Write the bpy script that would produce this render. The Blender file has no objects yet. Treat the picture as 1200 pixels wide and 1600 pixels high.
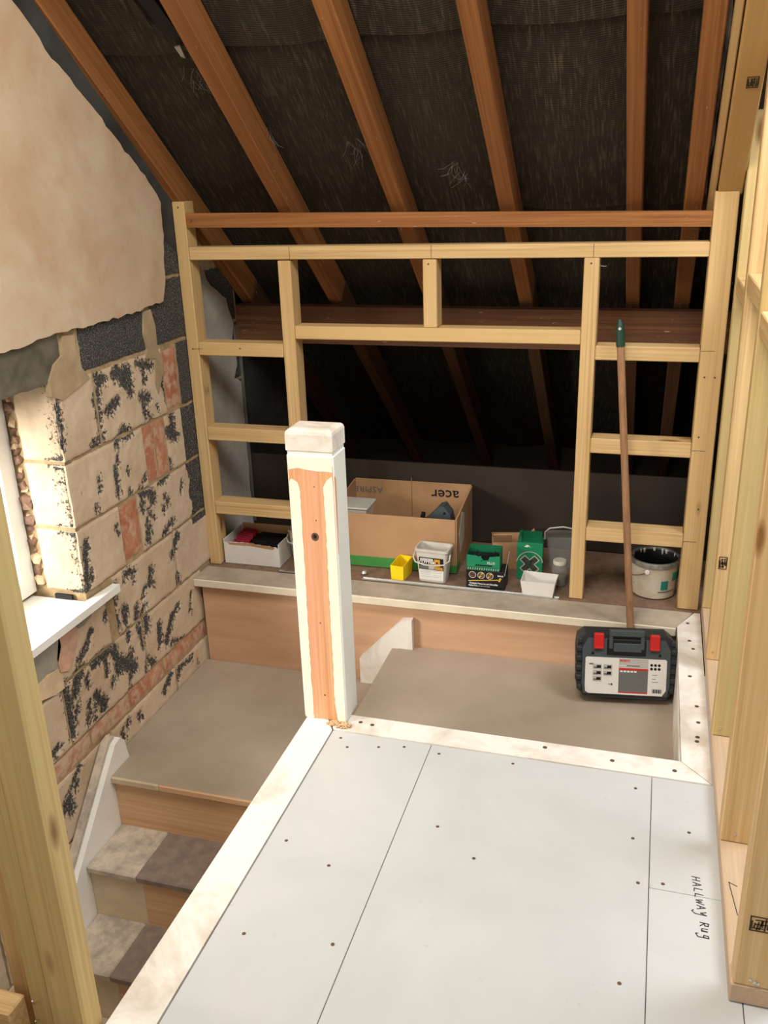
import bpy, bmesh, math, random
import numpy as np
from mathutils import Vector, Matrix, Euler, noise
from mathutils.geometry import tessellate_polygon
scene = bpy.context.scene
col = scene.collection
random.seed(7)

# ------------------------------------------------------------------ camera
cam_d = bpy.data.cameras.new('camera')
cam_d.sensor_fit = 'HORIZONTAL'; cam_d.sensor_width = 36.0
cam_d.lens = 36.0 * 1404.66 / 1200.0
cam_d.clip_start = 0.05
cam = bpy.data.objects.new('camera', cam_d); col.objects.link(cam)
yaw, pit, rol = (math.radians(a) for a in (-17.16103131, 20.52445932, -1.90540641))
fwd = Vector((math.sin(yaw)*math.cos(pit), math.cos(yaw)*math.cos(pit), -math.sin(pit)))
rgt = Vector((math.cos(yaw), -math.sin(yaw), 0)); upv = rgt.cross(fwd)
r2 = rgt*math.cos(rol) + upv*math.sin(rol); u2 = -rgt*math.sin(rol) + upv*math.cos(rol)
cam.matrix_world = Matrix(((r2.x, u2.x, -fwd.x, 0), (r2.y, u2.y, -fwd.y, 0), (r2.z, u2.z, -fwd.z, 1.4), (0, 0, 0, 1)))
scene.camera = cam

# ------------------------------------------------------------------ light
world = bpy.data.worlds.new('overcast_sky'); scene.world = world
world.use_nodes = True
bg = world.node_tree.nodes['Background']
bg.inputs[0].default_value = (1.0, 0.95, 0.88, 1); bg.inputs[1].default_value = 0.35

def area(name, loc, target, sx, sy, power, color=(1, 1, 1)):
    l = bpy.data.lights.new(name, 'AREA'); l.shape = 'RECTANGLE'; l.size = sx; l.size_y = sy
    l.energy = power; l.color = color
    o = bpy.data.objects.new(name, l); col.objects.link(o)
    o.location = loc
    o.rotation_euler = (Vector(target) - Vector(loc)).to_track_quat('-Z', 'Y').to_euler()
    return o
# daylight: window in the left wall, rooflight overhead at the top of the slope, room on the right, plus an added fill lamp behind the viewer
area('window_daylight', (-2.32, 0.85, 0.85), (-1.66, 2.05, 0.42), 0.6, 0.7, 78, (1.0, 0.96, 0.88))
area('rooflight_daylight', (-0.45, 0.98, 2.52), (-0.65, 1.95, 0.0), 1.0, 0.7, 44, (1.0, 0.94, 0.84))
area('side_room_daylight', (1.05, 1.9, 2.35), (0.25, 2.1, 0.9), 0.8, 1.0, 34, (0.94, 0.97, 1.0))
area('stud_front_fill', (-0.75, -0.6, 1.9), (0.28, 1.6, 0.5), 0.8, 0.8, 12, (1.0, 0.95, 0.85))  # unseen frontal fill, added to brighten the right stud fronts
scene.view_settings.view_transform = 'Standard'; scene.view_settings.look = 'None'
scene.view_settings.gamma = 1.0; scene.view_settings.use_curve_mapping = False
scene.view_settings.exposure = 0.14

# ------------------------------------------------------------------ materials
def mat(name, build, rough=0.7, bump=None, spec=0.3, metal=0.0):
    m = bpy.data.materials.new(name); m.use_nodes = True
    nt = m.node_tree; bs = nt.nodes['Principled BSDF']
    bs.inputs['Roughness'].default_value = rough
    bs.inputs['Specular IOR Level'].default_value = spec
    bs.inputs['Metallic'].default_value = metal
    build(nt, bs)
    return m
def N(nt, typ, **kw):
    n = nt.nodes.new(typ)
    for k, v in kw.items():
        if k.startswith('i_'): n.inputs[k[2:].replace('_', ' ')].default_value = v
        else: setattr(n, k, v)
    return n
def coords(nt, scale=(1, 1, 1), rnd=True):
    tc = N(nt, 'ShaderNodeTexCoord'); mp = N(nt, 'ShaderNodeMapping'); mp.inputs['Scale'].default_value = scale
    if rnd:
        oi = N(nt, 'ShaderNodeObjectInfo'); mu = N(nt, 'ShaderNodeVectorMath', operation='SCALE'); cb = N(nt, 'ShaderNodeCombineXYZ')
        for k in range(3): nt.links.new(oi.outputs['Random'], cb.inputs[k])
        mu.inputs['Scale'].default_value = 37.0
        nt.links.new(cb.outputs[0], mu.inputs[0])
        ad = N(nt, 'ShaderNodeVectorMath', operation='ADD')
        nt.links.new(tc.outputs['Object'], ad.inputs[0]); nt.links.new(mu.outputs[0], ad.inputs[1])
        nt.links.new(ad.outputs[0], mp.inputs[0])
    else: nt.links.new(tc.outputs['Object'], mp.inputs[0])
    return mp.outputs[0]
def noise_f(nt, vec, scale, detail=4, rough=0.6, dist=0.0):
    n = N(nt, 'ShaderNodeTexNoise'); n.inputs['Scale'].default_value = scale; n.inputs['Detail'].default_value = detail
    n.inputs['Roughness'].default_value = rough; n.inputs['Distortion'].default_value = dist
    nt.links.new(vec, n.inputs['Vector']); return n.outputs['Fac']
def ramp(nt, fac, stops, interp='LINEAR'):
    r = N(nt, 'ShaderNodeValToRGB'); e = r.color_ramp.elements; r.color_ramp.interpolation = interp
    while len(e) < len(stops): e.new(0.5)
    for el, (p, c) in zip(e, stops):
        el.position = p; el.color = (c, c, c, 1) if isinstance(c, (int, float)) else (*c, 1)
    nt.links.new(fac, r.inputs[0]); return r.outputs[0]
def mix(nt, fac, a, b):
    m = N(nt, 'ShaderNodeMix', data_type='RGBA')
    for s, v in ((0, fac), (6, a), (7, b)):
        if hasattr(v, 'is_linked'): nt.links.new(v, m.inputs[s])
        elif s == 0: m.inputs[0].default_value = v
        else: m.inputs[s].default_value = (*v, 1)
    return m.outputs[2]
def bump(nt, bs, h, strength=0.3, dist=0.002):
    b = N(nt, 'ShaderNodeBump'); b.inputs['Strength'].default_value = strength; b.inputs['Distance'].default_value = dist
    nt.links.new(h, b.inputs['Height']); nt.links.new(b.outputs[0], bs.inputs['Normal'])
def plain(name, c, rough=0.6, var=0.12, scale=25, spec=0.3, metal=0.0):
    def f(nt, bs):
        v = coords(nt); n = noise_f(nt, v, scale)
        nt.links.new(mix(nt, ramp(nt, n, [(0.3, 0.0), (0.7, 1.0)]), tuple(x*(1-var) for x in c), tuple(min(1, x*(1+var)) for x in c)), bs.inputs['Base Color'])
        bump(nt, bs, n, 0.1, 0.001)
    return mat(name, f, rough, spec=spec, metal=metal)
def timber(name, axis, dark, light, knot, rough=0.62, stain=None, knots=True, specks=False):
    def f(nt, bs):
        i = 'XYZ'.index(axis)
        sc = [95.0]*3; sc[i] = 1.6
        v = coords(nt, tuple(sc)); n1 = noise_f(nt, v, 1.0, 5, 0.65, 0.6)
        sc2 = [9.0]*3; sc2[i] = 0.6
        v2 = coords(nt, tuple(sc2)); n2 = noise_f(nt, v2, 1.0, 3)
        c = mix(nt, ramp(nt, n1, [(0.32, 0.0), (0.66, 1.0)]), dark, light)
        if stain:
            c = mix(nt, ramp(nt, n2, [(0.45, 0.0), (0.7, 1.0)]), c, stain)
        if specks:
            sc4 = [120.0]*3; sc4[i] = 22.0
            n4 = noise_f(nt, coords(nt, tuple(sc4)), 1.0, 3, 0.6); n5 = noise_f(nt, coords(nt), 5.0, 2)
            mm = N(nt, 'ShaderNodeMath', operation='MULTIPLY'); nt.links.new(ramp(nt, n4, [(0.66, 0.0), (0.72, 0.85)]), mm.inputs[0]); nt.links.new(ramp(nt, n5, [(0.5, 0.0), (0.62, 1.0)]), mm.inputs[1])
            c = mix(nt, mm.outputs[0], c, (0.55, 0.43, 0.30))
        if knots:
            sc3 = [11.0]*3; sc3[i] = 3.4
            vo = N(nt, 'ShaderNodeTexVoronoi'); vo.inputs['Scale'].default_value = 1.0
            nt.links.new(coords(nt, tuple(sc3)), vo.inputs['Vector'])
            k = ramp(nt, vo.outputs['Distance'], [(0.07, 1.0), (0.16, 0.0)])
            c = mix(nt, k, c, knot)
        nt.links.new(c, bs.inputs['Base Color']); bump(nt, bs, n1, 0.18, 0.001)
    return mat(name, f, rough, spec=0.25)
WN = {a: timber('new_softwood_'+a, a, (0.47, 0.295, 0.125), (0.69, 0.49, 0.245), (0.25, 0.12, 0.04), stain=(0.60, 0.40, 0.175)) for a in 'XYZ'}
WG = {a: timber('treated_softwood_'+a, a, (0.47, 0.33, 0.13), (0.62, 0.46, 0.21), (0.24, 0.13, 0.05), stain=(0.46, 0.37, 0.17)) for a in 'XYZ'}
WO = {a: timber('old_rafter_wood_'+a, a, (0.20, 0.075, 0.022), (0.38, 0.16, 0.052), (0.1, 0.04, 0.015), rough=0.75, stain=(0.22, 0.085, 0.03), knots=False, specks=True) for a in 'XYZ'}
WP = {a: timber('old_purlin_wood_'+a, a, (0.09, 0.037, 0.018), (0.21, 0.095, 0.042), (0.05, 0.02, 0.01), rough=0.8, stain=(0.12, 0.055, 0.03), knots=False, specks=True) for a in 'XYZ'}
WBARE = timber('stripped_pine', 'Z', (0.52, 0.22, 0.09), (0.80, 0.46, 0.24), (0.22, 0.08, 0.04), stain=(0.70, 0.34, 0.22), knots=False)
WT = timber('trimmer_softwood', 'Y', (0.40, 0.235, 0.075), (0.55, 0.345, 0.125), (0.22, 0.1, 0.03), stain=(0.48, 0.28, 0.10))
WSOLE = timber('scuffed_sole_plate_wood', 'Y', (0.46, 0.32, 0.20), (0.57, 0.42, 0.28), (0.2, 0.1, 0.05), stain=(0.50, 0.37, 0.27))

def m_plaster(nt, bs):
    v = coords(nt, (1, 1, 1)); a = noise_f(nt, v, 3.2, 6, 0.6, 0.6); b = noise_f(nt, v, 9, 5, 0.65)
    c = mix(nt, ramp(nt, a, [(0.35, 0.0), (0.62, 1.0)]), (0.50, 0.345, 0.225), (0.58, 0.47, 0.335))
    c = mix(nt, ramp(nt, b, [(0.5, 0.0), (0.75, 0.7)]), c, (0.47, 0.295, 0.19))
    nt.links.new(c, bs.inputs['Base Color']); bump(nt, bs, a, 0.12, 0.004)
PLASTER = mat('pink_skim_plaster', m_plaster, 0.6)
def m_greyplaster(nt, bs):
    v = coords(nt); a = noise_f(nt, v, 6, 6, 0.65)
    c = mix(nt, ramp(nt, a, [(0.3, 0.0), (0.7, 1.0)]), (0.36, 0.34, 0.30), (0.56, 0.54, 0.50))
    nt.links.new(c, bs.inputs['Base Color']); bump(nt, bs, a, 0.3, 0.004)
GREYPLASTER = mat('grey_plaster', m_greyplaster, 0.8)
def m_block(nt, bs):
    v = coords(nt); at = N(nt, 'ShaderNodeAttribute'); at.attribute_name = 'residue'
    sp = noise_f(nt, v, 210, 2, 0.7); e = noise_f(nt, v, 85, 6, 0.78); big = noise_f(nt, v, 7, 4, 0.6)
    dark = ramp(nt, sp, [(0.34, (0.020, 0.020, 0.020)), (0.55, (0.075, 0.073, 0.068)), (0.72, (0.27, 0.26, 0.24))])
    pl = mix(nt, ramp(nt, big, [(0.3, 0.0), (0.7, 1.0)]), (0.50, 0.375, 0.255), (0.64, 0.51, 0.37))
    pl = mix(nt, ramp(nt, e, [(0.55, 0.0), (0.8, 0.55)]), pl, (0.36, 0.26, 0.18))
    mth = N(nt, 'ShaderNodeMath', operation='MULTIPLY_ADD'); nt.links.new(e, mth.inputs[0]); mth.inputs[1].default_value = 2.4
    sub = N(nt, 'ShaderNodeMath', operation='SUBTRACT'); nt.links.new(at.outputs['Fac'], sub.inputs[0]); sub.inputs[1].default_value = 1.2
    nt.links.new(sub.outputs[0], mth.inputs[2])
    k = ramp(nt, mth.outputs[0], [(0.47, 0.0), (0.53, 1.0)])
    nt.links.new(mix(nt, k, dark, pl), bs.inputs['Base Color'])
    hh = N(nt, 'ShaderNodeMath', operation='MULTIPLY_ADD'); nt.links.new(sp, hh.inputs[0]); hh.inputs[1].default_value = 0.5; nt.links.new(k, hh.inputs[2])
    bump(nt, bs, hh.outputs[0], 0.55, 0.003)
BLOCK = mat('concrete_block_with_plaster_residue', m_block, 0.9, spec=0.1)
def m_brick(nt, bs):
    v = coords(nt); a = noise_f(nt, v, 26, 5, 0.65); b = noise_f(nt, v, 9, 3)
    c = mix(nt, ramp(nt, b, [(0.35, 0.0), (0.65, 1.0)]), (0.38, 0.14, 0.08), (0.50, 0.24, 0.14))
    c = mix(nt, ramp(nt, a, [(0.46, 0.0), (0.6, 0.75)]), c, (0.55, 0.40, 0.28))
    nt.links.new(c, bs.inputs['Base Color']); bump(nt, bs, a, 0.5, 0.003)
BRICK = mat('red_brick_with_plaster_smears', m_brick, 0.9, spec=0.1)
def m_brick2(nt, bs):
    v = coords(nt); a = noise_f(nt, v, 30, 5, 0.65); b = noise_f(nt, v, 9, 3)
    c = mix(nt, ramp(nt, b, [(0.35, 0.0), (0.65, 1.0)]), (0.42, 0.17, 0.10), (0.52, 0.28, 0.18))
    c = mix(nt, ramp(nt, a, [(0.40, 0.0), (0.53, 0.95)]), c, (0.56, 0.41, 0.29))
    nt.links.new(c, bs.inputs['Base Color']); bump(nt, bs, a, 0.5, 0.003)
BRICK2 = mat('brick_mostly_under_plaster', m_brick2, 0.9, spec=0.1)
MORTAR = plain('buff_mortar', (0.36, 0.265, 0.15), 0.95, 0.25, 30, 0.05)
SMEAR = plain('buff_mortar_smear', (0.37, 0.28, 0.17), 0.9, 0.2, 12, 0.1)
CEMENT = plain('grey_cement_patch', (0.30, 0.28, 0.22), 0.85, 0.15, 14)
PINKP = plain('pink_undercoat_plaster', (0.56, 0.34, 0.24), 0.85, 0.2, 22)
CREAMP = plain('cream_plaster', (0.62, 0.46, 0.30), 0.85, 0.15, 22)
RUBBLE = plain('broken_brick_rubble', (0.24, 0.15, 0.11), 0.95, 0.4, 30, 0.05)
LINTEL = plain('cement_smeared_block', (0.135, 0.118, 0.088), 0.9, 0.35, 11, 0.1)
DARKWALL = plain('dark_render', (0.050, 0.050, 0.046), 0.9, 0.4, 6, 0.1)  # dark mottled tone for the eaves wall and the strip by the rafter
def m_felt(nt, bs):
    v = coords(nt, (150, 13, 13), False); a = noise_f(nt, v, 1, 4, 0.7)
    w = N(nt, 'ShaderNodeTexWave', bands_direction='Y'); w.inputs['Scale'].default_value = 60; w.inputs['Distortion'].default_value = 1.5
    nt.links.new(coords(nt, (1, 1, 1), False), w.inputs['Vector'])
    big = noise_f(nt, coords(nt), 3, 4)
    c = mix(nt, ramp(nt, a, [(0.50, 0.0), (0.78, 1.0)]), (0.030, 0.0235, 0.0165), (0.135, 0.105, 0.072))
    c = mix(nt, ramp(nt, big, [(0.45, 0.0), (0.75, 0.5)]), c, (0.045, 0.034, 0.022))
    nt.links.new(c, bs.inputs['Base Color'])
    ad = N(nt, 'ShaderNodeMath', operation='ADD'); nt.links.new(a, ad.inputs[0]); nt.links.new(w.outputs['Fac'], ad.inputs[1])
    bump(nt, bs, ad.outputs[0], 0.35, 0.002)
FELT = mat('black_roofing_felt', m_felt, 0.75, spec=0.25)
def m_paint(nt, bs):
    v = coords(nt); a = noise_f(nt, v, 5, 5, 0.65, 0.5); b = noise_f(nt, v, 28, 5, 0.7)
    c = mix(nt, ramp(nt, a, [(0.47, 0.0), (0.70, 0.8)]), (0.78, 0.75, 0.69), (0.46, 0.35, 0.26))
    c = mix(nt, ramp(nt, b, [(0.6, 0.0), (0.75, 0.5)]), c, (0.62, 0.50, 0.40))
    nt.links.new(c, bs.inputs['Base Color']); bump(nt, bs, b, 0.08, 0.001)
TRIM = mat('scuffed_white_trim_paint', m_paint, 0.5)
DIRTY = plain('dirty_trodden_nosing', (0.40, 0.33, 0.26), 0.7, 0.22, 9)
CREAMP2 = plain('cream_nosing_edge', (0.70, 0.62, 0.48), 0.5, 0.1, 12)
WHITE = plain('clean_white_gloss', (0.83, 0.82, 0.77), 0.35, 0.03, 8, 0.45)
CREAM = plain('cream_primer_paint', (0.86, 0.81, 0.66), 0.5, 0.04, 14)
NEWELSIDE = plain('white_newel_paint', (0.78, 0.79, 0.75), 0.45, 0.03, 8)
def m_hall(nt, bs):
    v = coords(nt, rnd=False); a = noise_f(nt, v, 2.6, 6, 0.6, 0.4); b = noise_f(nt, v, 45, 4, 0.7)
    c = mix(nt, ramp(nt, a, [(0.35, 0.0), (0.68, 1.0)]), (0.49, 0.50, 0.505), (0.56, 0.565, 0.565))
    c = mix(nt, ramp(nt, b, [(0.66, 0.0), (0.78, 0.5)]), c, (0.36, 0.33, 0.29))
    nt.links.new(c, bs.inputs['Base Color']); bump(nt, bs, b, 0.04, 0.001)
HALL = mat('grey_painted_floor_panel', m_hall, 0.45)
def m_landing(nt, bs):
    v = coords(nt); a = noise_f(nt, v, 3, 5, 0.6); b = noise_f(nt, v, 40, 4, 0.7)
    c = mix(nt, ramp(nt, a, [(0.3, 0.0), (0.7, 1.0)]), (0.325, 0.257, 0.196), (0.415, 0.338, 0.262))
    c = mix(nt, ramp(nt, b, [(0.6, 0.0), (0.8, 0.5)]), c, (0.40, 0.33, 0.27))
    nt.links.new(c, bs.inputs['Base Color']); bump(nt, bs, b, 0.06, 0.001)
LANDING = mat('dusty_taupe_board', m_landing, 0.6)
TREADDARK = plain('worn_dark_tread', (0.235, 0.18, 0.145), 0.7, 0.2, 30)
def m_pale(nt, bs):
    v = coords(nt); a = noise_f(nt, v, 16, 5, 0.7)
    c = mix(nt, ramp(nt, a, [(0.36, 0.0), (0.58, 1.0)]), (0.36, 0.30, 0.25), (0.58, 0.49, 0.39))
    nt.links.new(c, bs.inputs['Base Color']); bump(nt, bs, a, 0.1, 0.001)
TREADPALE = mat('old_pale_tread_paint', m_pale, 0.65)
RISERPALE = plain('old_pale_riser_paint', (0.60, 0.48, 0.32), 0.65, 0.12, 14)
def m_ply(nt, bs):
    v = coords(nt, (1.2, 8, 9)); a = noise_f(nt, v, 1.6, 5, 0.6, 0.8)
    c = mix(nt, ramp(nt, a, [(0.32, 0.0), (0.7, 1.0)]), (0.50, 0.29, 0.17), (0.60, 0.38, 0.24))
    nt.links.new(c, bs.inputs['Base Color']); bump(nt, bs, a, 0.05, 0.001)
PLY = mat('pink_plywood', m_ply, 0.6)
RISERWOOD = timber('bare_riser_wood', 'X', (0.55, 0.32, 0.17), (0.68, 0.44, 0.26), (0.2, 0.08, 0.03), knots=False)
PLATFORM = plain('brown_chipboard', (0.20, 0.125, 0.085), 0.75, 0.2, 40)
HARDBOARD = plain('dark_hardboard', (0.030, 0.0215, 0.016), 0.6, 0.2, 5, 0.3)
def m_card(nt, bs):
    v = coords(nt); a = noise_f(nt, v, 7, 5, 0.6)
    c = mix(nt, ramp(nt, a, [(0.4, 0.0), (0.7, 1.0)]), (0.43, 0.255, 0.135), (0.36, 0.205, 0.105))
    nt.links.new(c, bs.inputs['Base Color']); bump(nt, bs, a, 0.1, 0.002)
CARD = mat('brown_cardboard', m_card, 0.8, spec=0.15)
GREEN = plain('green_print', (0.05, 0.23, 0.05), 0.5, 0.08)
EMER = plain('emerald_carton', (0.012, 0.22, 0.10), 0.4, 0.08)
DGREEN = plain('deep_green_carton', (0.008, 0.13, 0.055), 0.4, 0.1)
BLACK = plain('black_print', (0.010, 0.010, 0.011), 0.45, 0.1)
DARKPL = plain('charcoal_plastic', (0.026, 0.030, 0.033), 0.5, 0.12)
SLATE = plain('slate_plastic', (0.058, 0.074, 0.080), 0.5, 0.06)
REDPL = plain('red_plastic', (0.55, 0.018, 0.018), 0.35, 0.05, spec=0.5)
REDST = plain('crimson_plastic', (0.36, 0.02, 0.045), 0.45, 0.15)
YELLOW = plain('yellow_plastic', (0.85, 0.62, 0.01), 0.4, 0.04)
GREYPL = plain('pale_grey_plastic', (0.55, 0.52, 0.46), 0.4, 0.06)
LABELW = plain('white_label', (0.70, 0.68, 0.64), 0.45, 0.03)
LABELG = plain('grey_label', (0.44, 0.42, 0.40), 0.45, 0.03)
MIDG = plain('mid_grey_print', (0.13, 0.135, 0.13), 0.5, 0.05)
ORANGE = plain('orange_print', (0.60, 0.30, 0.03), 0.5, 0.1)
GOLD = plain('brass_yellow_print', (0.62, 0.40, 0.06), 0.45, 0.1)
METAL = plain('galvanised_steel', (0.60, 0.60, 0.58), 0.38, 0.12, 20, 0.5, 0.9)
RUST = plain('rusty_screw', (0.11, 0.065, 0.04), 0.7, 0.4, 200)
INK = plain('marker_ink', (0.045, 0.035, 0.04), 0.7, 0.1)
STAMP = plain('timber_stamp_ink', (0.05, 0.035, 0.02), 0.8, 0.1)
DUST = plain('sawdust', (0.55, 0.36, 0.21), 0.95, 0.3, 120, 0.05)
PAINTIN = plain('dark_tub_inside', (0.016, 0.019, 0.020), 0.5, 0.2)
def m_tub(nt, bs):
    v = coords(nt); a = noise_f(nt, v, 13, 5, 0.7); b = noise_f(nt, v, 50, 4, 0.7)
    c = mix(nt, ramp(nt, a, [(0.45, 0.0), (0.72, 0.7)]), (0.56, 0.51, 0.42), (0.40, 0.30, 0.20))
    c = mix(nt, ramp(nt, b, [(0.64, 0.0), (0.74, 0.8)]), c, (0.16, 0.12, 0.08))
    nt.links.new(c, bs.inputs['Base Color'])
TUB = mat('splashed_white_tub', m_tub, 0.5)
TEAL = plain('teal_label', (0.015, 0.17, 0.135), 0.5, 0.1)
POLE = timber('worn_broom_handle_wood', 'Z', (0.23, 0.115, 0.055), (0.38, 0.21, 0.11), (0.2, 0.1, 0.05), knots=False)
FERRULE = plain('dark_green_ferrule', (0.012, 0.045, 0.030), 0.4, 0.1)
FOIL = plain('torn_foil', (0.42, 0.42, 0.38), 0.4, 0.4, 30, 0.5, 0.4)
WEB = plain('cobweb_dust', (0.30, 0.29, 0.27), 0.9, 0.3, 60)
def m_glass(nt, bs):
    tr = N(nt, 'ShaderNodeBsdfTransparent'); gl = N(nt, 'ShaderNodeBsdfGlossy'); gl.inputs['Roughness'].default_value = 0.02
    mx = N(nt, 'ShaderNodeMixShader'); mx.inputs[0].default_value = 0.06
    nt.links.new(tr.outputs[0], mx.inputs[1]); nt.links.new(gl.outputs[0], mx.inputs[2])
    nt.links.new(mx.outputs[0], nt.nodes['Material Output'].inputs[0])
GLASS = mat('window_glass', m_glass, 0.02)
CLEARPL = mat('clear_plastic', lambda nt, bs: (bs.inputs['Alpha'].__setattr__('default_value', 0.16), bs.inputs['Base Color'].__setattr__('default_value', (0.45, 0.45, 0.43, 1))), 0.15, spec=0.5)

# ------------------------------------------------------------------ builders
ABS = {}
def newbm(): return bmesh.new()
def box(bm, x0, x1, y0, y1, z0, z1, bev=0.0, M=None):
    vs = [bm.verts.new((x, y, z)) for x in (x0, x1) for y in (y0, y1) for z in (z0, z1)]
    fs = [bm.faces.new([vs[i] for i in q]) for q in ((0, 1, 3, 2), (4, 6, 7, 5), (0, 4, 5, 1), (2, 3, 7, 6), (0, 2, 6, 4), (1, 5, 7, 3))]
    if bev: 
        es = list({e for f in fs for e in f.edges})
        r = bmesh.ops.bevel(bm, geom=es, offset=bev, segments=1, profile=0.5, affect='EDGES')
        vs = list({v for f in r['faces'] for v in f.verts} | {v for v in vs if v.is_valid})
    if M is not None:
        for v in vs: v.co = M @ v.co
    return bm
def prism(bm, pts, axis, a, b, M=None):
    """2D outline pts extruded from a to b along axis ('X': pts are (y,z), 'Y': (x,z), 'Z': (x,y))"""
    def P(p, t):
        return {'X': (t, p[0], p[1]), 'Y': (p[0], t, p[1]), 'Z': (p[0], p[1], t)}[axis]
    n = len(pts); va = [bm.verts.new(P(p, a)) for p in pts]; vb = [bm.verts.new(P(p, b)) for p in pts]
    tri = tessellate_polygon([[Vector((p[0], p[1], 0)) for p in pts]])
    for t in tri:
        try: bm.faces.new([va[i] for i in t]); bm.faces.new([vb[i] for i in reversed(t)])
        except ValueError: pass
    for i in range(n): bm.faces.new([va[i], va[(i+1) % n], vb[(i+1) % n], vb[i]])
    if M is not None:
        for v in va+vb: v.co = M @ v.co
    return bm
def lathe(bm, prof, n=28, cx=0, cy=0, M=None):
    rings = []
    for r, z in prof:
        rings.append([bm.verts.new((cx+r*math.cos(2*math.pi*k/n), cy+r*math.sin(2*math.pi*k/n), z)) for k in range(n)] if r > 1e-6 else [bm.verts.new((cx, cy, z))])
    for a, b in zip(rings, rings[1:]):
        for k in range(n):
            q = [a[k % len(a)], a[(k+1) % len(a)], b[(k+1) % len(b)], b[k % len(b)]]
            q = [v for i, v in enumerate(q) if v not in q[:i]]
            if len(q) > 2: bm.faces.new(q)
    if M is not None:
        for r in rings:
            for v in r: v.co = M @ v.co
    return bm
def tube(bm, pts, rad, n=8, closed_ends=True):
    pts = [Vector(p) for p in pts]; rings = []
    for i, p in enumerate(pts):
        t = (pts[min(i+1, len(pts)-1)] - pts[max(i-1, 0)]).normalized()
        a = t.cross(Vector((0.31, 0.52, 0.79))).normalized(); b = t.cross(a)
        r = rad[i] if isinstance(rad, (list, tuple)) else rad
        rings.append([bm.verts.new(p + a*r*math.cos(2*math.pi*k/n) + b*r*math.sin(2*math.pi*k/n)) for k in range(n)])
    for a, b in zip(rings, rings[1:]):
        for k in range(n): bm.faces.new([a[k], a[(k+1) % n], b[(k+1) % n], b[k]])
    if closed_ends:
        bm.faces.new(rings[0][::-1]); bm.faces.new(rings[-1])
    return bm
def ribbon(bm, pts, w, o, u, v, h=0.0006):
    """pen strokes: polyline pts (2D) laid as a thin raised line on the plane o + a*u + b*v"""
    o, u, v = Vector(o), Vector(u), Vector(v); n = u.cross(v).normalized()
    for p, q in zip(pts, pts[1:]):
        P = o + u*p[0] + v*p[1]; Q = o + u*q[0] + v*q[1]
        d = (Q-P)
        if d.length < 1e-6: continue
        d.normalize(); s = d.cross(n)*w/2; e = d*w*0.35
        a = [bm.verts.new(c + n*h) for c in (P-s-e, P+s-e, Q+s+e, Q-s+e)]
        b = [bm.verts.new(c) for c in (P-s-e, P+s-e, Q+s+e, Q-s+e)]
        bm.faces.new(a); 
        for i in range(4): bm.faces.new([a[i], b[i], b[(i+1) % 4], a[(i+1) % 4]])
    return bm
def obj(name, bm, m, parent=None, label=None, kind=None, smooth=False, rot=None):
    bmesh.ops.recalc_face_normals(bm, faces=bm.faces)
    me = bpy.data.meshes.new(name)
    xs = [v.co for v in bm.verts]
    lo = Vector([min(v[i] for v in xs) for i in range(3)]); hi = Vector([max(v[i] for v in xs) for i in range(3)])
    c = (lo+hi)/2
    for v in bm.verts: v.co -= c
    bm.to_mesh(me); bm.free()
    if m is not None: me.materials.append(m)
    if smooth: 
        for p in me.polygons: p.use_smooth = True
        try: me.set_sharp_from_angle(angle=math.radians(40))
        except Exception: pass
    o = bpy.data.objects.new(name, me); col.objects.link(o)
    if parent is not None:
        o.parent = parent; o.location = c - ABS[parent]
    else: o.location = c
    ABS[o] = c
    if label: o['label'] = label
    if kind: o['kind'] = kind
    return o
def thing(name, loc, label=None, cat=None, group=None, rot=None, local=False, kind=None):
    o = bpy.data.objects.new(name, None); col.objects.link(o); o.location = loc
    if rot: o.rotation_euler = rot
    ABS[o] = Vector((0, 0, 0)) if local else Vector(loc)
    tag(o, label, cat, group, kind); return o
def tag(o, label=None, cat=None, group=None, kind=None):
    if label: o['label'] = label
    if cat: o['category'] = cat
    if group: o['group'] = group
    if kind: o['kind'] = kind
    return o
def tim(name, x0, x1, y0, y1, z0, z1, m, parent=None, label=None, bev=0.0025):
    return obj(name, box(newbm(), x0, x1, y0, y1, z0, z1, bev), m, parent, label)
def text_bm(s, size, M, depth=0.0004, bold=0.0, sx=1.0):
    """lettering as thin raised mesh, centred on the origin of M, reading along its x axis"""
    cu = bpy.data.curves.new('lettering', 'FONT'); cu.body = s; cu.size = size; cu.align_x = 'CENTER'; cu.align_y = 'CENTER'
    cu.extrude = depth; cu.offset = bold; cu.resolution_u = 2
    t = bpy.data.objects.new('lettering', cu); col.objects.link(t)
    dg = bpy.context.evaluated_depsgraph_get(); me = bpy.data.meshes.new_from_object(t.evaluated_get(dg))
    bm = newbm(); bm.from_mesh(me)
    for v in bm.verts: v.co = M @ Vector((v.co.x*sx, v.co.y, v.co.z))
    bpy.data.objects.remove(t); bpy.data.curves.remove(cu); bpy.data.meshes.remove(me)
    return bm
def frame_M(o, u, v):
    u = Vector(u).normalized(); v = Vector(v).normalized(); n = u.cross(v)
    return Matrix(((u.x, v.x, n.x, o[0]), (u.y, v.y, n.y, o[1]), (u.z, v.z, n.z, o[2]), (0, 0, 0, 1)))
FRONT = lambda x, y, z: frame_M((x, y, z), (1, 0, 0), (0, 0, 1))      # on a face that looks toward -Y

# ================================================================== SETTING
T40 = 0.843
def roof_z(y): return 1.35 - T40*(y - 2.878)           # underside of the rafters
ROOF_ANG = math.atan(T40)

# ------------------------------------------------------------------ left wall
W = -1.61
wl = tag(obj('wall_left', prism(newbm(), [(-1.2, -1.6), (0.85, -1.6), (0.85, 2.7), (-1.2, 2.7)], 'X', -1.95, W-0.0035), MORTAR), 'old blockwork side wall with half-stripped plaster', kind='structure')
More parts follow.
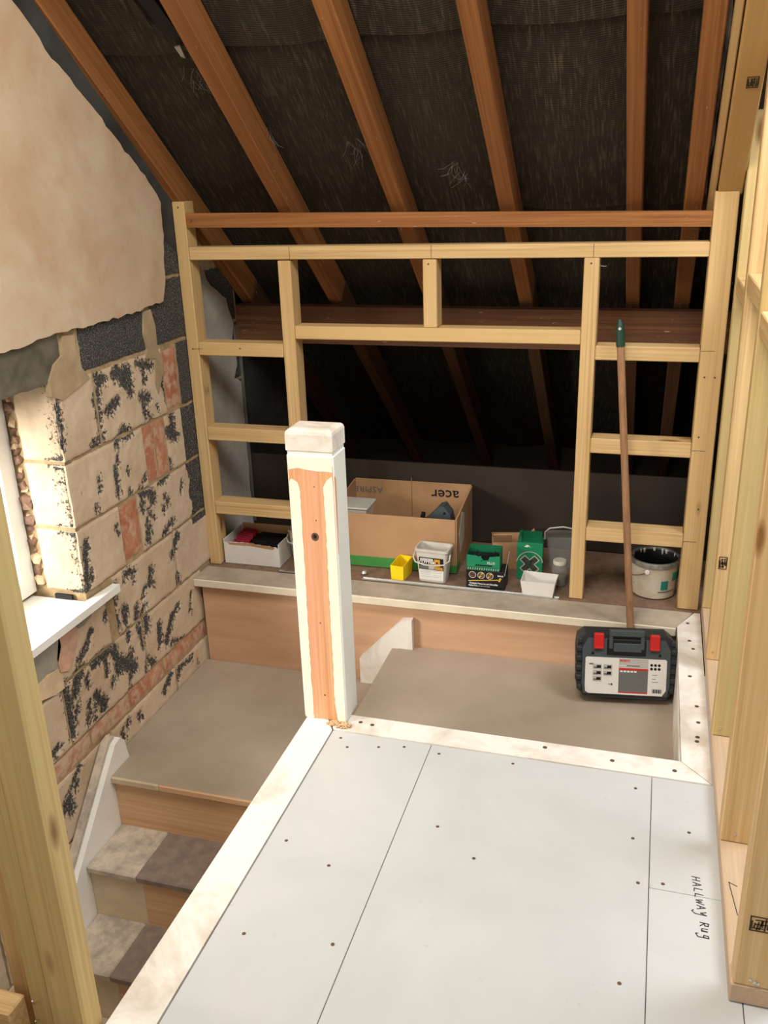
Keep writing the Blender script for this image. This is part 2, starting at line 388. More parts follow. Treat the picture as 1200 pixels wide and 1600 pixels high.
# masonry core in four pieces around the window opening (y 0.85..2.11, z 0.19..0.89)
obj('masonry_core', prism(newbm(), [(0.85, -1.6), (2.112, -1.6), (2.112, 0.185), (0.85, 0.185)], 'X', -1.95, W-0.0035), MORTAR, wl)
obj('masonry_core', prism(newbm(), [(0.85, 0.895), (2.112, 0.895), (2.112, 2.08), (1.42, 2.62), (0.85, 2.62)], 'X', -1.95, W-0.0035), MORTAR, wl)
obj('masonry_core', prism(newbm(), [(2.112, -1.6), (3.315, -1.6), (3.315, roof_z(3.315)+0.03), (2.112, roof_z(2.112)+0.03)], 'X', -1.95, W-0.0035), MORTAR, wl)
obj('eaves_render', prism(newbm(), [(3.31, -0.2), (4.75, -0.2), (4.75, -0.2+0.02), (3.31, roof_z(3.31)+0.06)], 'X', -1.95, W-0.03), DARKWALL, wl, 'dark render')

BLOTS = [tuple(float(v) for v in s.split(',')) for s in "2.334,0.85,2.295,0.786,0.013;2.3,0.782,2.298,0.682,0.008;2.308,0.676,2.252,0.661,0.011;2.113,0.818,2.113,0.702,0.01;2.434,0.852,2.472,0.803,0.021;2.407,0.766,2.349,0.746,0.012;2.415,0.846,2.487,0.841,0.018;2.493,0.839,2.49,0.771,0.014;2.548,0.853,2.636,0.828,0.012;2.583,0.835,2.579,0.786,0.01;2.413,0.765,2.359,0.74,0.012;2.318,0.856,2.349,0.843,0.015;2.326,0.841,2.305,0.78,0.011;2.308,0.747,2.298,0.685,0.009;2.548,0.743,2.592,0.729,0.014;2.559,0.733,2.561,0.682,0.012;2.58,0.678,2.596,0.659,0.008;2.687,0.836,2.685,0.763,0.012;2.691,0.762,2.704,0.692,0.007;2.639,0.692,2.643,0.677,0.005;2.723,0.641,2.722,0.572,0.013;2.449,0.658,2.411,0.654,0.01;2.693,0.58,2.735,0.561,0.019;2.426,0.668,2.375,0.636,0.012;2.472,0.644,2.425,0.636,0.007;2.371,0.595,2.357,0.561,0.007;2.35,0.559,2.346,0.479,0.011;2.413,0.536,2.416,0.52,0.005;2.255,0.558,2.256,0.516,0.007;2.409,0.464,2.409,0.453,0.006;2.513,0.482,2.494,0.461,0.007;2.469,0.44,2.549,0.397,0.012;2.472,0.427,2.473,0.374,0.011;2.526,0.42,2.538,0.381,0.012;2.616,0.374,2.639,0.345,0.009;2.601,0.343,2.604,0.322,0.008;2.502,0.363,2.537,0.319,0.006;2.491,0.333,2.474,0.261,0.009;2.498,0.303,2.493,0.266,0.01;2.652,0.268,2.579,0.247,0.009;2.668,0.204,2.616,0.146,0.013;2.741,0.383,2.73,0.354,0.009;2.654,0.44,2.592,0.429,0.01;2.679,0.487,2.679,0.451,0.005;2.321,0.21,2.369,0.192,0.012;2.316,0.204,2.308,0.185,0.008;2.311,0.375,2.317,0.35,0.007;2.149,0.297,2.148,0.269,0.009;2.479,0.164,2.468,0.148,0.007;2.222,0.473,2.224,0.458,0.008;2.143,0.384,2.117,0.236,0.013;2.321,0.21,2.369,0.192,0.012;2.318,0.2,2.308,0.185,0.006;2.36,0.185,2.361,0.161,0.006;2.255,0.198,2.238,0.13,0.011;2.211,0.143,2.18,0.117,0.01;2.287,0.098,2.289,0.051,0.014;2.246,0.088,2.24,0.036,0.008;2.096,0.108,2.071,0.077,0.011;2.066,0.079,2.025,0.05,0.011;2.352,0.067,2.362,0.022,0.01;2.175,0.001,2.087,0.004,0.014;2.203,-0.014,2.215,-0.092,0.018;2.222,-0.064,2.292,-0.124,0.022;2.151,-0.024,2.146,-0.068,0.01;2.287,-0.064,2.287,-0.121,0.012;2.27,-0.132,2.259,-0.179,0.008;2.027,0.016,1.98,-0.039,0.015;2.051,-0.024,2.045,-0.047,0.009;1.938,0.005,1.949,-0.053,0.015;2.087,-0.111,2.118,-0.154,0.012;2.635,0.058,2.637,0.031,0.013;2.471,0.159,2.453,0.111,0.012;2.468,0.116,2.478,0.099,0.008;2.425,0.112,2.396,0.078,0.008;2.36,0.071,2.343,0.031,0.01;2.41,0.05,2.378,0.034,0.009;2.4,0.01,2.402,-0.04,0.013;2.35,0.003,2.36,-0.042,0.011;2.365,-0.021,2.364,-0.085,0.011;2.292,0.01,2.286,-0.012,0.011;2.477,-0.062,2.469,-0.13,0.013;2.618,-0.051,2.566,-0.073,0.01;2.566,-0.073,2.511,-0.143,0.014;2.544,-0.166,2.619,-0.192,0.009;2.377,-0.147,2.413,-0.18,0.011;2.368,-0.155,2.362,-0.181,0.008;2.717,-0.05,2.69,-0.113,0.006;2.706,-0.332,2.704,-0.34,0.004;2.67,-0.298,2.58,-0.288,0.007;2.572,-0.288,2.549,-0.32,0.01;2.51,-0.279,2.456,-0.314,0.013;2.077,-0.105,2.099,-0.158,0.015;1.93,0.017,1.946,-0.047,0.015;2.005,0.014,1.981,-0.035,0.015;1.942,-0.06,1.939,-0.156,0.015;1.985,-0.083,1.957,-0.129,0.009;2.04,-0.113,2.021,-0.163,0.011;2.063,-0.136,2.053,-0.176,0.007;2.088,-0.108,2.109,-0.168,0.011;1.87,-0.155,1.847,-0.165,0.011;1.941,-0.277,1.886,-0.319,0.008;1.919,-0.297,1.911,-0.33,0.009;1.869,-0.345,1.875,-0.385,0.017;1.853,-0.345,1.851,-0.371,0.011;2.181,-0.309,2.183,-0.327,0.012;2.218,-0.291,2.209,-0.302,0.01;2.283,-0.307,2.292,-0.326,0.011;2.175,-0.101,2.164,-0.118,0.008;2.043,-0.031,2.045,-0.047,0.009".split(';')]
BA = np.array(BLOTS)
def residue(y, z, base):
    r = np.full(y.shape, base)
    r = r - 0.06 + np.array([noise.noise((a*9, b*5, 3.3))*0.16 + noise.noise((a*28, b*17, 9.1))*0.10 for a, b in zip(y, z)])
    for (y1, z1, y2, z2, rad) in BLOTS:
        dy, dz = y2-y1, z2-z1; L = dy*dy+dz*dz+1e-9
        t = np.clip(((y-y1)*dy+(z-z1)*dz)/L, 0, 1)
        d = np.hypot(y-(y1+t*dy), z-(z1+t*dz))
        r = np.minimum(r, 0.5 + (d-rad*1.2)/0.05)
    return np.clip(r, -0.4, 1.2)
def block(y0, y1, z0, z1, base=0.80, clean=False, m=BLOCK, name='concrete_block', proud=0.0, step=0.008, label=None):
    ny = max(2, int((y1-y0)/step)); nz = max(2, int((z1-z0)/step))
    Y, Z = np.meshgrid(np.linspace(y0, y1, ny+1), np.linspace(z0, z1, nz+1), indexing='ij')
    yf, zf = Y.ravel(), Z.ravel()
    rr = residue(yf, zf, base)
    if clean: rr = np.clip(rr-1.6, -1, 1)
    stripe = (yf > 2.79 + 0.02*np.array([noise.noise((0, b*20, 0)) for b in zf])) & (zf > 0.2) & (zf < 0.9)
    rr[stripe] = -0.6
    bm = newbm(); lay = bm.verts.layers.float.new('residue'); vs = []
    for i, (a, b) in enumerate(zip(yf, zf)):
        e = min(a-y0, y1-a, b-z0, z1-b)
        x = W + proud + 0.0035*min(1, max(0, (rr[i]-0.4)*4)) + 0.0010*noise.noise((a*40, b*40, 1)) - (0.0015 if e < 1e-6 else 0)
        ja = noise.noise((a*30, b*30, 5))*0.004; jb = noise.noise((a*30, b*30, 8))*0.004
        v = bm.verts.new((x, a+ja, b+jb)); v[lay] = rr[i]; vs.append(v)
    k = nz+1
    for i in range(ny):
        for j in range(nz): bm.faces.new((vs[i*k+j], vs[(i+1)*k+j], vs[(i+1)*k+j+1], vs[i*k+j+1]))
    ring = [i*k for i in range(ny+1)] + [ny*k+j for j in range(1, nz+1)] + [i*k+nz for i in range(ny-1, -1, -1)] + [j for j in range(nz-1, 0, -1)]
    bk = []
    for i in ring:
        v = bm.verts.new((W-0.05, vs[i].co.y, vs[i].co.z)); v[lay] = rr[i]; bk.append(v)
    for a in range(len(ring)):
        b = (a+1) % len(ring); bm.faces.new((vs[ring[a]], vs[ring[b]], bk[b], bk[a]))
    bm.faces.new(bk)
    return obj(name, bm, m, wl, label, smooth=False)
COURSES = [
 (1.335, 1.55, [(2.55, 2.62, 1), (2.63, 2.70, 1)], True), (1.105, 1.322, [(2.60, 2.735, 1), (2.745, 2.97, 1)], True),
 (0.887, 1.093, [(1.35, 1.74, 2), (1.75, 2.165, 2), (2.262, 2.622, 1), (2.668, 2.97, 1)], True),
 (0.655, 0.873, [(2.108, 2.296, 0), (2.309, 2.700, 0), (2.812, 2.97, 0)], False),
 (0.448, 0.643, [(2.108, 2.525, 0), (2.680, 2.97, 0)], False),
 (0.236, 0.436, [(2.108, 2.332, 0), (2.450, 2.97, 0)], False),
 (0.022, 0.184, [(1.3, 1.76, 0), (1.77, 2.195, 0)], False), (0.022, 0.224, [(2.245, 2.632, 0), (2.642, 2.97, 0)], False),
 (-0.188, 0.010, [(1.3, 1.50, 0), (1.51, 1.925, 0), (1.935, 2.37, 0), (2.38, 2.80, 0)], False),
 (-0.478, -0.272, [(1.35, 1.70, 0), (1.71, 2.11, 0), (2.12, 2.54, 0), (2.55, 2.80, 0)], False),
 (-0.70, -0.49, [(1.2, 1.50, 0), (1.51, 1.92, 0), (1.93, 2.30, 0)], False),
 (-0.92, -0.712, [(1.1, 1.30, 0), (1.31, 1.72, 0), (1.73, 2.1, 0)], False)]
for z0, z1, row, cl in COURSES:
    for y0, y1, fl_ in row: block(y0, y1, z0, z1, 0.97, cl, m=LINTEL if fl_ == 2 else BLOCK)
for y0, y1, z0, z1 in ((2.713, 2.800, 0.663, 0.862), (2.536, 2.598, 0.452, 0.640), (2.606, 2.669, 0.448, 0.640), (2.342, 2.440, 0.245, 0.428)):
    block(y0, y1, z0, z1, 0.5, m=BRICK, name='brick', proud=-0.001, step=0.02)
for y0 in (1.35, 1.575, 1.80, 2.025, 2.25, 2.475, 2.70):
    block(y0, min(y0+0.214, 2.80), -0.258, -0.200, 0.5, m=BRICK2 if y0 < 2.2 else BRICK, name='brick', proud=-0.001, step=0.02)
block(2.125, 2.162, 0.47, 0.62, 0.5, m=BRICK2, name='brick_fragment', proud=0.003, step=0.02); block(2.128, 2.170, 0.70, 0.80, 0.5, m=BRICK2, name='brick_fragment', proud=0.003, step=0.02)
for nm, pts, m, lb in (
 ('mortar_smear', [(2.181, 1.004), (2.232, 0.999), (2.231, 0.959), (2.247, 0.9), (2.277, 0.865), (2.218, 0.849), (2.136, 0.83), (2.091, 0.85), (2.094, 0.895), (2.125, 0.934), (2.168, 0.952)], SMEAR, 'buff mortar smear'),
 ('mortar_smear', [(2.62, 1.009), (2.661, 1.011), (2.679, 0.952), (2.675, 0.878), (2.70, 0.842), (2.69, 0.79), (2.65, 0.73), (2.636, 0.771), (2.655, 0.849), (2.596, 0.861), (2.615, 0.889), (2.604, 0.943)], SMEAR, None),
 ('cement_patch', [(1.60, 0.03), (1.60, 0.15), (1.77, 0.175), (1.947, 0.182), (1.948, 0.14), (1.915, 0.084), (1.87, 0.095), (1.833, 0.087), (1.749, 0.068)], CEMENT, 'grey cement patch'),
 ('plaster_patch', [(1.946, 0.179), (1.987, 0.185), (2.036, 0.162), (2.025, 0.12), (1.993, 0.072), (1.962, 0.05), (1.928, 0.065), (1.922, 0.111)], PINKP, 'pink plaster patch'),
 ('cement_patch', [(2.022, 0.182), (2.114, 0.179), (2.109, 0.16), (2.069, 0.150), (2.036, 0.152)], CEMENT, None),
 ('plaster_patch', [(1.75, 0.06), (1.833, 0.087), (1.912, 0.085), (1.934, 0.051), (1.932, 0.009), (1.893, 0.011), (1.827, 0.03), (1.76, 0.02)], CREAMP, 'cream plaster patch')):
    obj(nm, prism(newbm(), pts, 'X', W-0.012, W+0.0075), m, wl, lb)
# skim plaster over the upper wall, with a ragged edge
def ragged(pts, amp, seg):
    out = []
    for p, q in zip(pts, pts[1:]):
        L = math.hypot(q[0]-p[0], q[1]-p[1]); n = max(1, int(L/seg))
        for k in range(n):
            t = k/n; nx, ny = -(q[1]-p[1])/L, (q[0]-p[0])/L; a = random.uniform(-amp, amp)
            out.append((p[0]+(q[0]-p[0])*t+nx*a, p[1]+(q[1]-p[1])*t+ny*a))
    out.append(pts[-1]); return out
edge = ragged([(1.15, 1.00), (1.925, 1.006), (2.142, 1.018), (2.324, 1.012), (2.536, 1.017), (2.739, 1.026), (2.765, 1.087), (2.782, 1.211), (2.795, 1.34), (2.73, 1.405), (2.61, 1.495), (2.445, 1.630), (2.308, 1.722), (2.22, 1.80), (1.5, 2.41)], 0.005, 0.025)
obj('plaster_skim', prism(newbm(), edge + [(1.15, 2.45)], 'X', W-0.012, W+0.014), PLASTER, wl, 'smooth pinkish skim plaster')
obj('plaster_skim', prism(newbm(), [(-1.15, 0.9), (1.15, 0.9), (1.15, 2.45), (-1.15, 2.45)], 'X', W-0.012, W+0.014), PLASTER, wl)
obj('gap_strip', prism(newbm(), ragged([(1.4, 2.38), (2.2, 1.72), (2.9, 1.15)], .008, .04) + [(2.95, 1.315), (2.2, 1.945), (1.4, 2.61)], 'X', W-0.03, W+0.001), DARKWALL, wl, 'dark strip in the gap under the rafter')  # dark strip between the skim edge and the rafter
back = [(2.978, 1.128), (3.045, 1.122), (3.058, 1.095), (3.075, 1.063), (3.103, 1.038), (3.148, 1.016), (3.193, 0.988), (3.221, 0.975), (3.233, 0.928), (3.263, 0.867), (3.241, 0.814), (3.262, 0.758), (3.263, 0.71), (3.232, 0.663), (3.285, 0.633), (3.29, 0.415), (3.285, 0.004), (2.95, 0.004), (2.955, 0.63)]
obj('plaster_skim', prism(newbm(), ragged(back+[back[0]], 0.004, 0.03)[:-1], 'X', W-0.012, W+0.006), GREYPLASTER, wl, 'grey rough plaster behind the stud frame')
block(2.98, 3.30, 0.887, 1.093, 0.3, True); block(2.98, 3.305, 0.655, 0.873, 0.35); block(2.98, 3.305, 0.448, 0.643, 0.35); block(2.98, 3.305, 0.02, 0.436, 0.35)
bead = newbm(); box(bead, W-0.004, W+0.010, 3.306, 3.312, 0.02, 0.80); box(bead, W-0.004, W+0.007, 3.27, 3.308, 0.74, 0.86)
obj('corner_bead', bead, METAL, wl, 'galvanised metal corner bead')
# window reveal: plastered block ends facing the window
def reveal(z0, z1, m=BLOCK):
    bm = newbm(); lay = bm.verts.layers.float.new('residue'); nx, nz = 20, max(3, int((z1-z0)/0.009)); vs = {}
    for i in range(nx+1):
        for j in range(nz+1):
            x = -1.748 + (W-0.001+1.748)*i/nx; z = z0+(z1-z0)*j/nz
            t = i/nx
            r = 1.05 - 0.85*max(0, (t-0.42))**0.9 - (0.30 if (z1-z < 0.012 or z-z0 < 0.012) and t > 0.5 else 0) + noise.noise((x*40, z*16, 2))*0.16
            b = 0.012*noise.noise((0, z*18, 4)) if i == 0 else 0
            v = bm.verts.new((x+b, 2.104 - 0.003*noise.noise((x*40, z*40, 1)) + (0.006 if i in (0, nx) or j in (0, nz) else 0), z)); v[lay] = r; vs[i, j] = v
    for i in range(nx):
        for j in range(nz): bm.faces.new((vs[i, j], vs[i+1, j], vs[i+1, j+1], vs[i, j+1]))
    r = bmesh.ops.extrude_face_region(bm, geom=list(bm.faces))
    for v in [g for g in r['geom'] if isinstance(g, bmesh.types.BMVert)]: v.co.y += 0.03
    return obj('reveal_block', bm, m, wl, 'cream plastered block end in the window reveal')
for z0, z1 in ((0.655, 0.888), (0.448, 0.643), (0.236, 0.436)): reveal(z0, z1)
for k in range(26):
    z = 0.26 + 0.62*(k+random.random()*0.6)/26; s = random.uniform(0.012, 0.024)
    bm = newbm(); bmesh.ops.create_icosphere(bm, subdivisions=1, radius=s)
    for v in bm.verts: v.co = Vector((v.co.x*random.uniform(.6, 1.0), v.co.y*.9, v.co.z*random.uniform(.7, 1.2))) + Vector((-1.768+random.uniform(-.008, .008), 2.112, z))
    obj('rubble', bm, RUBBLE if k % 3 else CREAMP, wl)

obj('mortar_gap', box(newbm(), -1.715, -1.655, 2.098, 2.106, .2125, .228), BLACK, wl, 'dark gap over the window board')
# window 1 in the left wall
w1 = thing('window_1', (-1.83, 1.5, 0.2), 'white painted window in the left wall, its far jamb in view', kind='structure')
tim('window_frame', -1.90, -1.785, 2.045, 2.108, 0.225, 0.89, WHITE, w1); tim('window_frame', -1.90, -1.785, 0.86, 0.92, 0.225, 0.89, WHITE, w1)
tim('window_frame', -1.90, -1.785, 0.92, 2.045, 0.83, 0.89, WHITE, w1); tim('window_frame', -1.90, -1.785, 0.92, 2.045, 0.225, 0.275, WHITE, w1)
for a, b in ((1.985, 2.043), (0.922, 0.98), (1.46, 1.51)): tim('sash', -1.885, -1.835, a, b, 0.278, 0.828, WHITE, w1)
tim('sash', -1.885, -1.835, 0.98, 1.985, 0.278, 0.33, WHITE, w1); tim('sash', -1.885, -1.835, 0.98, 1.985, 0.78, 0.828, WHITE, w1)
for a, b in ((0.98, 1.46), (1.51, 1.985)): obj('pane', box(newbm(), -1.864, -1.858, a, b, 0.33, 0.78), GLASS, w1)
board = newbm(); prism(board, [(-1.80, 0.8), (-1.575, 0.8), (-1.575, 2.235), (-1.60, 2.235), (-1.612, 2.10), (-1.80, 2.10)], 'Z', 0.188, 0.212)
tag(obj('trim_1', board, WHITE), 'white window board with a projecting rounded nose', kind='structure')

# ------------------------------------------------------------------ roof
ce = thing('ceiling', (0, 2.9, 1.3), 'open rafter roof slope lined with black felt', kind='structure')
def slope_obj(name, x0, x1, y0, y1, off0, off1, m, parent, label=None, bev=0.003, x0b=None):
    """a timber laid along the roof slope: y0..y1 horizontal extent of its underside, off0..off1 distance behind the underside plane"""
    L = (y1-y0)/math.cos(ROOF_ANG); bm = box(newbm(), -(x1-x0)/2, (x1-x0)/2, 0, L, off0, off1, bev)
    xc = (x0+x1)/2; dx = 0 if x0b is None else (x0b - x0)
    rz = -math.atan2(dx, L)
    o = obj(name, bm, m, parent, label)
    R = Euler((-ROOF_ANG, 0, 0)).to_matrix() @ Euler((0, 0, rz)).to_matrix()
    c = ABS[o].copy(); o.rotation_euler = R.to_euler()
    o.location = R @ c + Vector((xc, y0, roof_z(y0))) - ABS[parent]
    return o
RX = [(-1.648, -1.600, -1.606), (-1.262, -1.212, -1.232), (-0.866, -0.816, -0.846), (-0.514, -0.464, -0.492), (-0.120, -0.074, -0.112), (0.050, 0.102, 0.052)]
for k, (a, b, c) in enumerate(RX):
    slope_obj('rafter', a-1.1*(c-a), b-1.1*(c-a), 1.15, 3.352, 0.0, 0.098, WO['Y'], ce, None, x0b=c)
    slope_obj('rafter', c, c+b-a, 3.354, 4.62, 0.0, 0.098, WP['Y'], ce, 'dark brown lower rafter below the purlin, eaves shade put into its colour')  # same rafters in darker purlin wood, painting in the shade of the eaves
# felt in overlapping courses, sagging between the rafters
def felt(y0, y1, lift):
    bm = newbm(); nx, ny = 70, 14; L0 = (y0-1.1)/math.cos(ROOF_ANG); L1 = (y1-1.1)/math.cos(ROOF_ANG); vs = {}
    mids = [(-1.70), (-1.43), (-1.03), (-0.66), (-0.29), (-0.01), (0.25)]
    for i in range(nx+1):
        x = -1.72 + 2.05*i/nx
        g = min(abs(x-(r[0]+r[1])/2) for r in RX)
        sag = min(1, g/0.15)
        for j in range(ny+1):
            t = j/ny; s = L0+(L1-L0)*t
            off = 0.112 + lift*(1-t) - 0.016*sag - 0.004*noise.noise((x*6, s*5, lift*90))
            lap = 0.016*sag*(1-t)**3
            n = Vector((0, math.sin(ROOF_ANG), math.cos(ROOF_ANG))); d = Vector((0, math.cos(ROOF_ANG), -math.sin(ROOF_ANG)))
            y_ = -lap*2.0
            vs[i, j] = bm.verts.new(Vector((x, 1.1, roof_z(1.1))) + d*(s+y_) + n*off)
    for i in range(nx):
        for j in range(ny): bm.faces.new((vs[i, j], vs[i+1, j], vs[i+1, j+1], vs[i, j+1]))
    r = bmesh.ops.extrude_face_region(bm, geom=list(bm.faces))
    n = Vector((0, math.sin(ROOF_ANG), math.cos(ROOF_ANG)))
    for v in [g for g in r['geom'] if isinstance(g, bmesh.types.BMVert)]: v.co += n*0.003
    return obj('felt_sheet', bm, FELT, ce, smooth=True)
for y0, y1, l in ((1.1, 1.92, 0.0), (1.86, 2.50, 0.0), (2.44, 3.05, 0.0), (3.0, 3.75, 0.0), (3.68, 4.72, 0.0)): felt(y0, y1, 0.012)
deck = newbm(); box(deck, -1.95, 0.36, 0, 5.0, 0.15, 0.19)
dk = obj('roof_deck', deck, HARDBOARD, ce); c = ABS[dk].copy(); R = Euler((-ROOF_ANG, 0, 0)).to_matrix(); dk.rotation_euler = R.to_euler(); dk.location = R @ c + Vector((0, 1.0, roof_z(1.0))) - ABS[ce]
# torn felt between the first two rafters, with curled edges and a scrap of pale board behind
def on_roof(s2, x, off): # s2: y on the underside plane
    n = Vector((0, math.sin(ROOF_ANG), math.cos(ROOF_ANG))); return Vector((x, s2, roof_z(s2))) + n*off
def roof_patch(name, pts, off, th, m, label=None):
    n = Vector((0, math.sin(ROOF_ANG), math.cos(ROOF_ANG))); bm = newbm()
    va = [bm.verts.new(on_roof(y, x, off+random.uniform(-.004, .004))) for x, y in pts]; vb = [bm.verts.new(v.co + n*th) for v in va]
    for t in tessellate_polygon([[Vector((p[0], p[1], 0)) for p in pts]]): bm.faces.new([va[i] for i in t]); bm.faces.new([vb[i] for i in reversed(t)])
    for i in range(len(pts)): bm.faces.new([va[i], va[(i+1) % len(pts)], vb[(i+1) % len(pts)], vb[i]])
    return obj(name, bm, m, ce, label)
roof_patch('felt_tear', [(-1.40, 2.12), (-1.35, 2.10), (-1.31, 2.22), (-1.30, 2.33), (-1.33, 2.36), (-1.31, 2.46), (-1.325, 2.475), (-1.37, 2.42), (-1.385, 2.34), (-1.37, 2.27)], 0.080, 0.003, BLACK, 'black tear in the felt')
roof_patch('felt_flap', [(-1.36, 2.12), (-1.30, 2.14), (-1.275, 2.24), (-1.28, 2.36), (-1.30, 2.33), (-1.31, 2.22)], 0.068, 0.003, FELT, 'curled edge of the torn felt')
roof_patch('felt_flap', [(-1.40, 2.12), (-1.385, 2.34), (-1.37, 2.42), (-1.395, 2.40), (-1.41, 2.28)], 0.070, 0.003, FELT)
roof_patch('batten_scrap', [(-1.335, 2.462), (-1.318, 2.462), (-1.322, 2.495), (-1.334, 2.49)], 0.066, 0.004, FOIL, 'pale splinter in the felt tear')
for (x, y, s) in ((-1.28, 2.66, .05), (-1.20, 2.74, .045), (-0.93, 2.79, .05), (-0.62, 2.88, .06), (-1.33, 2.55, .04)):
    bm = newbm()
    for k in range(16):
        a = random.gauss(1.7, .6); p = Vector((x+random.uniform(-.02, .02), y+random.uniform(-.03, .03), 0)); q = p + Vector((math.cos(a), math.sin(a), 0))*s*random.uniform(.3, 1.3)
        mid = (p+q)/2 + Vector((random.uniform(-.01, .01), random.uniform(-.01, .01), 0))
        tube(bm, [on_roof(v.y, v.x, 0.078-0.006*(i == 1)) for i, v in enumerate((p, mid, q))], 0.00035, 4)
    obj('cobweb', bm, WEB, ce, kind='stuff')
pu = obj('purlin', prism(newbm(), [(-1.62, .79), (.30, .784), (.30, .926), (-1.62, .934)], 'Y', 3.312, 3.375), WP['X'], ce, 'dark brown purlin beam under the rafters')
# new doubled trimmer rafter at the right, with torn foil behind it
slope_obj('trimmer_rafter', 0.140, 0.206, 1.30, 2.905, -0.014, 0.16, WT, ce, 'new yellow trimmer rafter')
slope_obj('trimmer_rafter', 0.116, 0.137, 1.30, 2.99, 0.012, 0.13, WN['Y'], ce)
bm = newbm(); prev = None
for k in range(26):
    y = 1.75 + 1.35*k/25; a = 0.102+random.uniform(-.004, .003); b = 0.113+random.uniform(-.004, .003); o_ = 0.03+random.uniform(-.014, .02)
    cur = [bm.verts.new(on_roof(y, a, o_+.02)), bm.verts.new(on_roof(y, b, o_)), bm.verts.new(on_roof(y, b, o_+.003)), bm.verts.new(on_roof(y, a, o_+.023))]
    if prev:
        for i in range(4): bm.faces.new((prev[i], prev[(i+1) % 4], cur[(i+1) % 4], cur[i]))
    prev = cur
obj('foil_strip', bm, FOIL, ce, 'crumpled torn foil strip')
# dark boards that close off the eaves
wb = tag(obj('wall_back', box(newbm(), -1.625, 0.30, 3.325, 3.337, 0.0, 0.318, 0.001), HARDBOARD), 'dark hardboard closing the eaves behind the boxes', kind='structure')
obj('eaves_floor', box(newbm(), -1.64, 0.33, 3.34, 4.75, -0.16, -0.12), HARDBOARD, wb)
obj('eaves_leak_stop', box(newbm(), -1.64, 0.33, 4.60, 4.64, -0.30, 0.10), HARDBOARD, wb)  # board added to stop sky light leaking in where roof meets floor
wr = tag(obj('wall_right', box(newbm(), 0.315, 0.335, 2.96, 4.75, -0.14, 1.45), HARDBOARD), 'stud wall of new yellow timber on the right', kind='structure')
obj('plasterboard', box(newbm(), 0.335, 2.6, 2.965, 2.99, -0.1, 2.6), GREYPLASTER, wr)

obj('plasterboard', box(newbm(), 2.6, 2.63, -1.2, 2.965, -0.1, 1.5), GREYPLASTER, wr)
tag(obj('rear_sky_block', box(newbm(), -1.95, 2.63, -1.75, -1.70, -0.2, 2.4), PLASTER), 'unseen wall behind the viewer, added to block low sky light', kind='structure')  # added out of view so the sky lights the room only from above
# ------------------------------------------------------------------ right stud wall
tim('sole_plate', 0.208, 0.300, 1.31, 2.865, 0.001, 0.043, WSOLE, wr, 'stained sole plate')
for k, y in enumerate((2.818, 2.475, 2.084, 1.686, 1.3105)):
    tim('stud', 0.2075 if k < 4 else 0.212, 0.282 if k < 4 else 0.30, y, y+0.047, 0.0435, 2.55, (WN if k % 2 else WG)['Z'] if k < 4 else WN['Z'], wr)
for (y0, y1, zt) in ((2.524, 2.816, 1.098), (2.133, 2.473, 1.142), (1.735, 2.082, 1.105), (1.36, 1.684, 1.15)):
    tim('noggin', 0.209, 0.281, y0, y1, zt-0.047, zt, WN['Y'], wr)
def stamp(o, u, v, w, h, parent, seed):
    rs = random.Random(seed); bm = newbm()
    ribbon(bm, [(0, 0), (w, 0), (w, h), (0, h), (0, 0)], 0.0022, o, u, v)
    for k in range(8):
        x = w*(k+.5)/8; ribbon(bm, [(x, h*rs.uniform(.05, .4)), (x+w*rs.uniform(-.1, .1), h*rs.uniform(.5, .95))], 0.0028, o, u, v)
    for k in range(3): ribbon(bm, [(w*rs.uniform(.05, .3), h*(k+.6)/3.4), (w*rs.uniform(.6, .95), h*(k+.7)/3.4)], 0.002, o, u, v)
    obj('timber_stamp', bm, STAMP, parent, 'black ink grading stamp')

stamp((0.226, 1.3103, 0.170), (1, 0, 0), (0, 0, 1), 0.034, 0.030, wr, 3)
stamp((0.2145, 2.4748, 0.335), (1, 0, 0), (0, 0, 1), 0.020, 0.036, wr, 4)
bm = newbm()
for x, z in ((.246, .056), (.238, .060), (.252, .054)): lathe(bm, [(0, 0.0015), (.003, 0.001), (.003, -0.004)], 8, M=Matrix.Translation((x, 1.3095, z)) @ Matrix.Rotation(math.radians(90), 4, 'X'))
for x, y, z in ((.236, 1.685, .066), (.225, 2.083, .066), (.222, 2.474, .07)): lathe(bm, [(0, 0.0015), (.003, 0.001), (.003, -0.004)], 8, M=Matrix.Translation((x, y, z)) @ Matrix.Rotation(math.radians(90), 4, 'X'))
obj('nail_head', bm, METAL, wr, 'shiny nail heads', kind='stuff')
bm = newbm(); ribbon(bm, [(.234, 1.555), (.219, 1.563), (.230, 1.477)], 0.0016, (0, 0, .0431), (1, 0, 0), (0, 1, 0))
obj('pencil_mark', bm, INK, wr, 'pencil mark', kind='stuff')
rs_ = on_roof(2.60, 0.168, -0.0145); stamp(rs_, (1, 0, 0), (0, -math.cos(ROOF_ANG), math.sin(ROOF_ANG)), .026, .034, ce, 12)

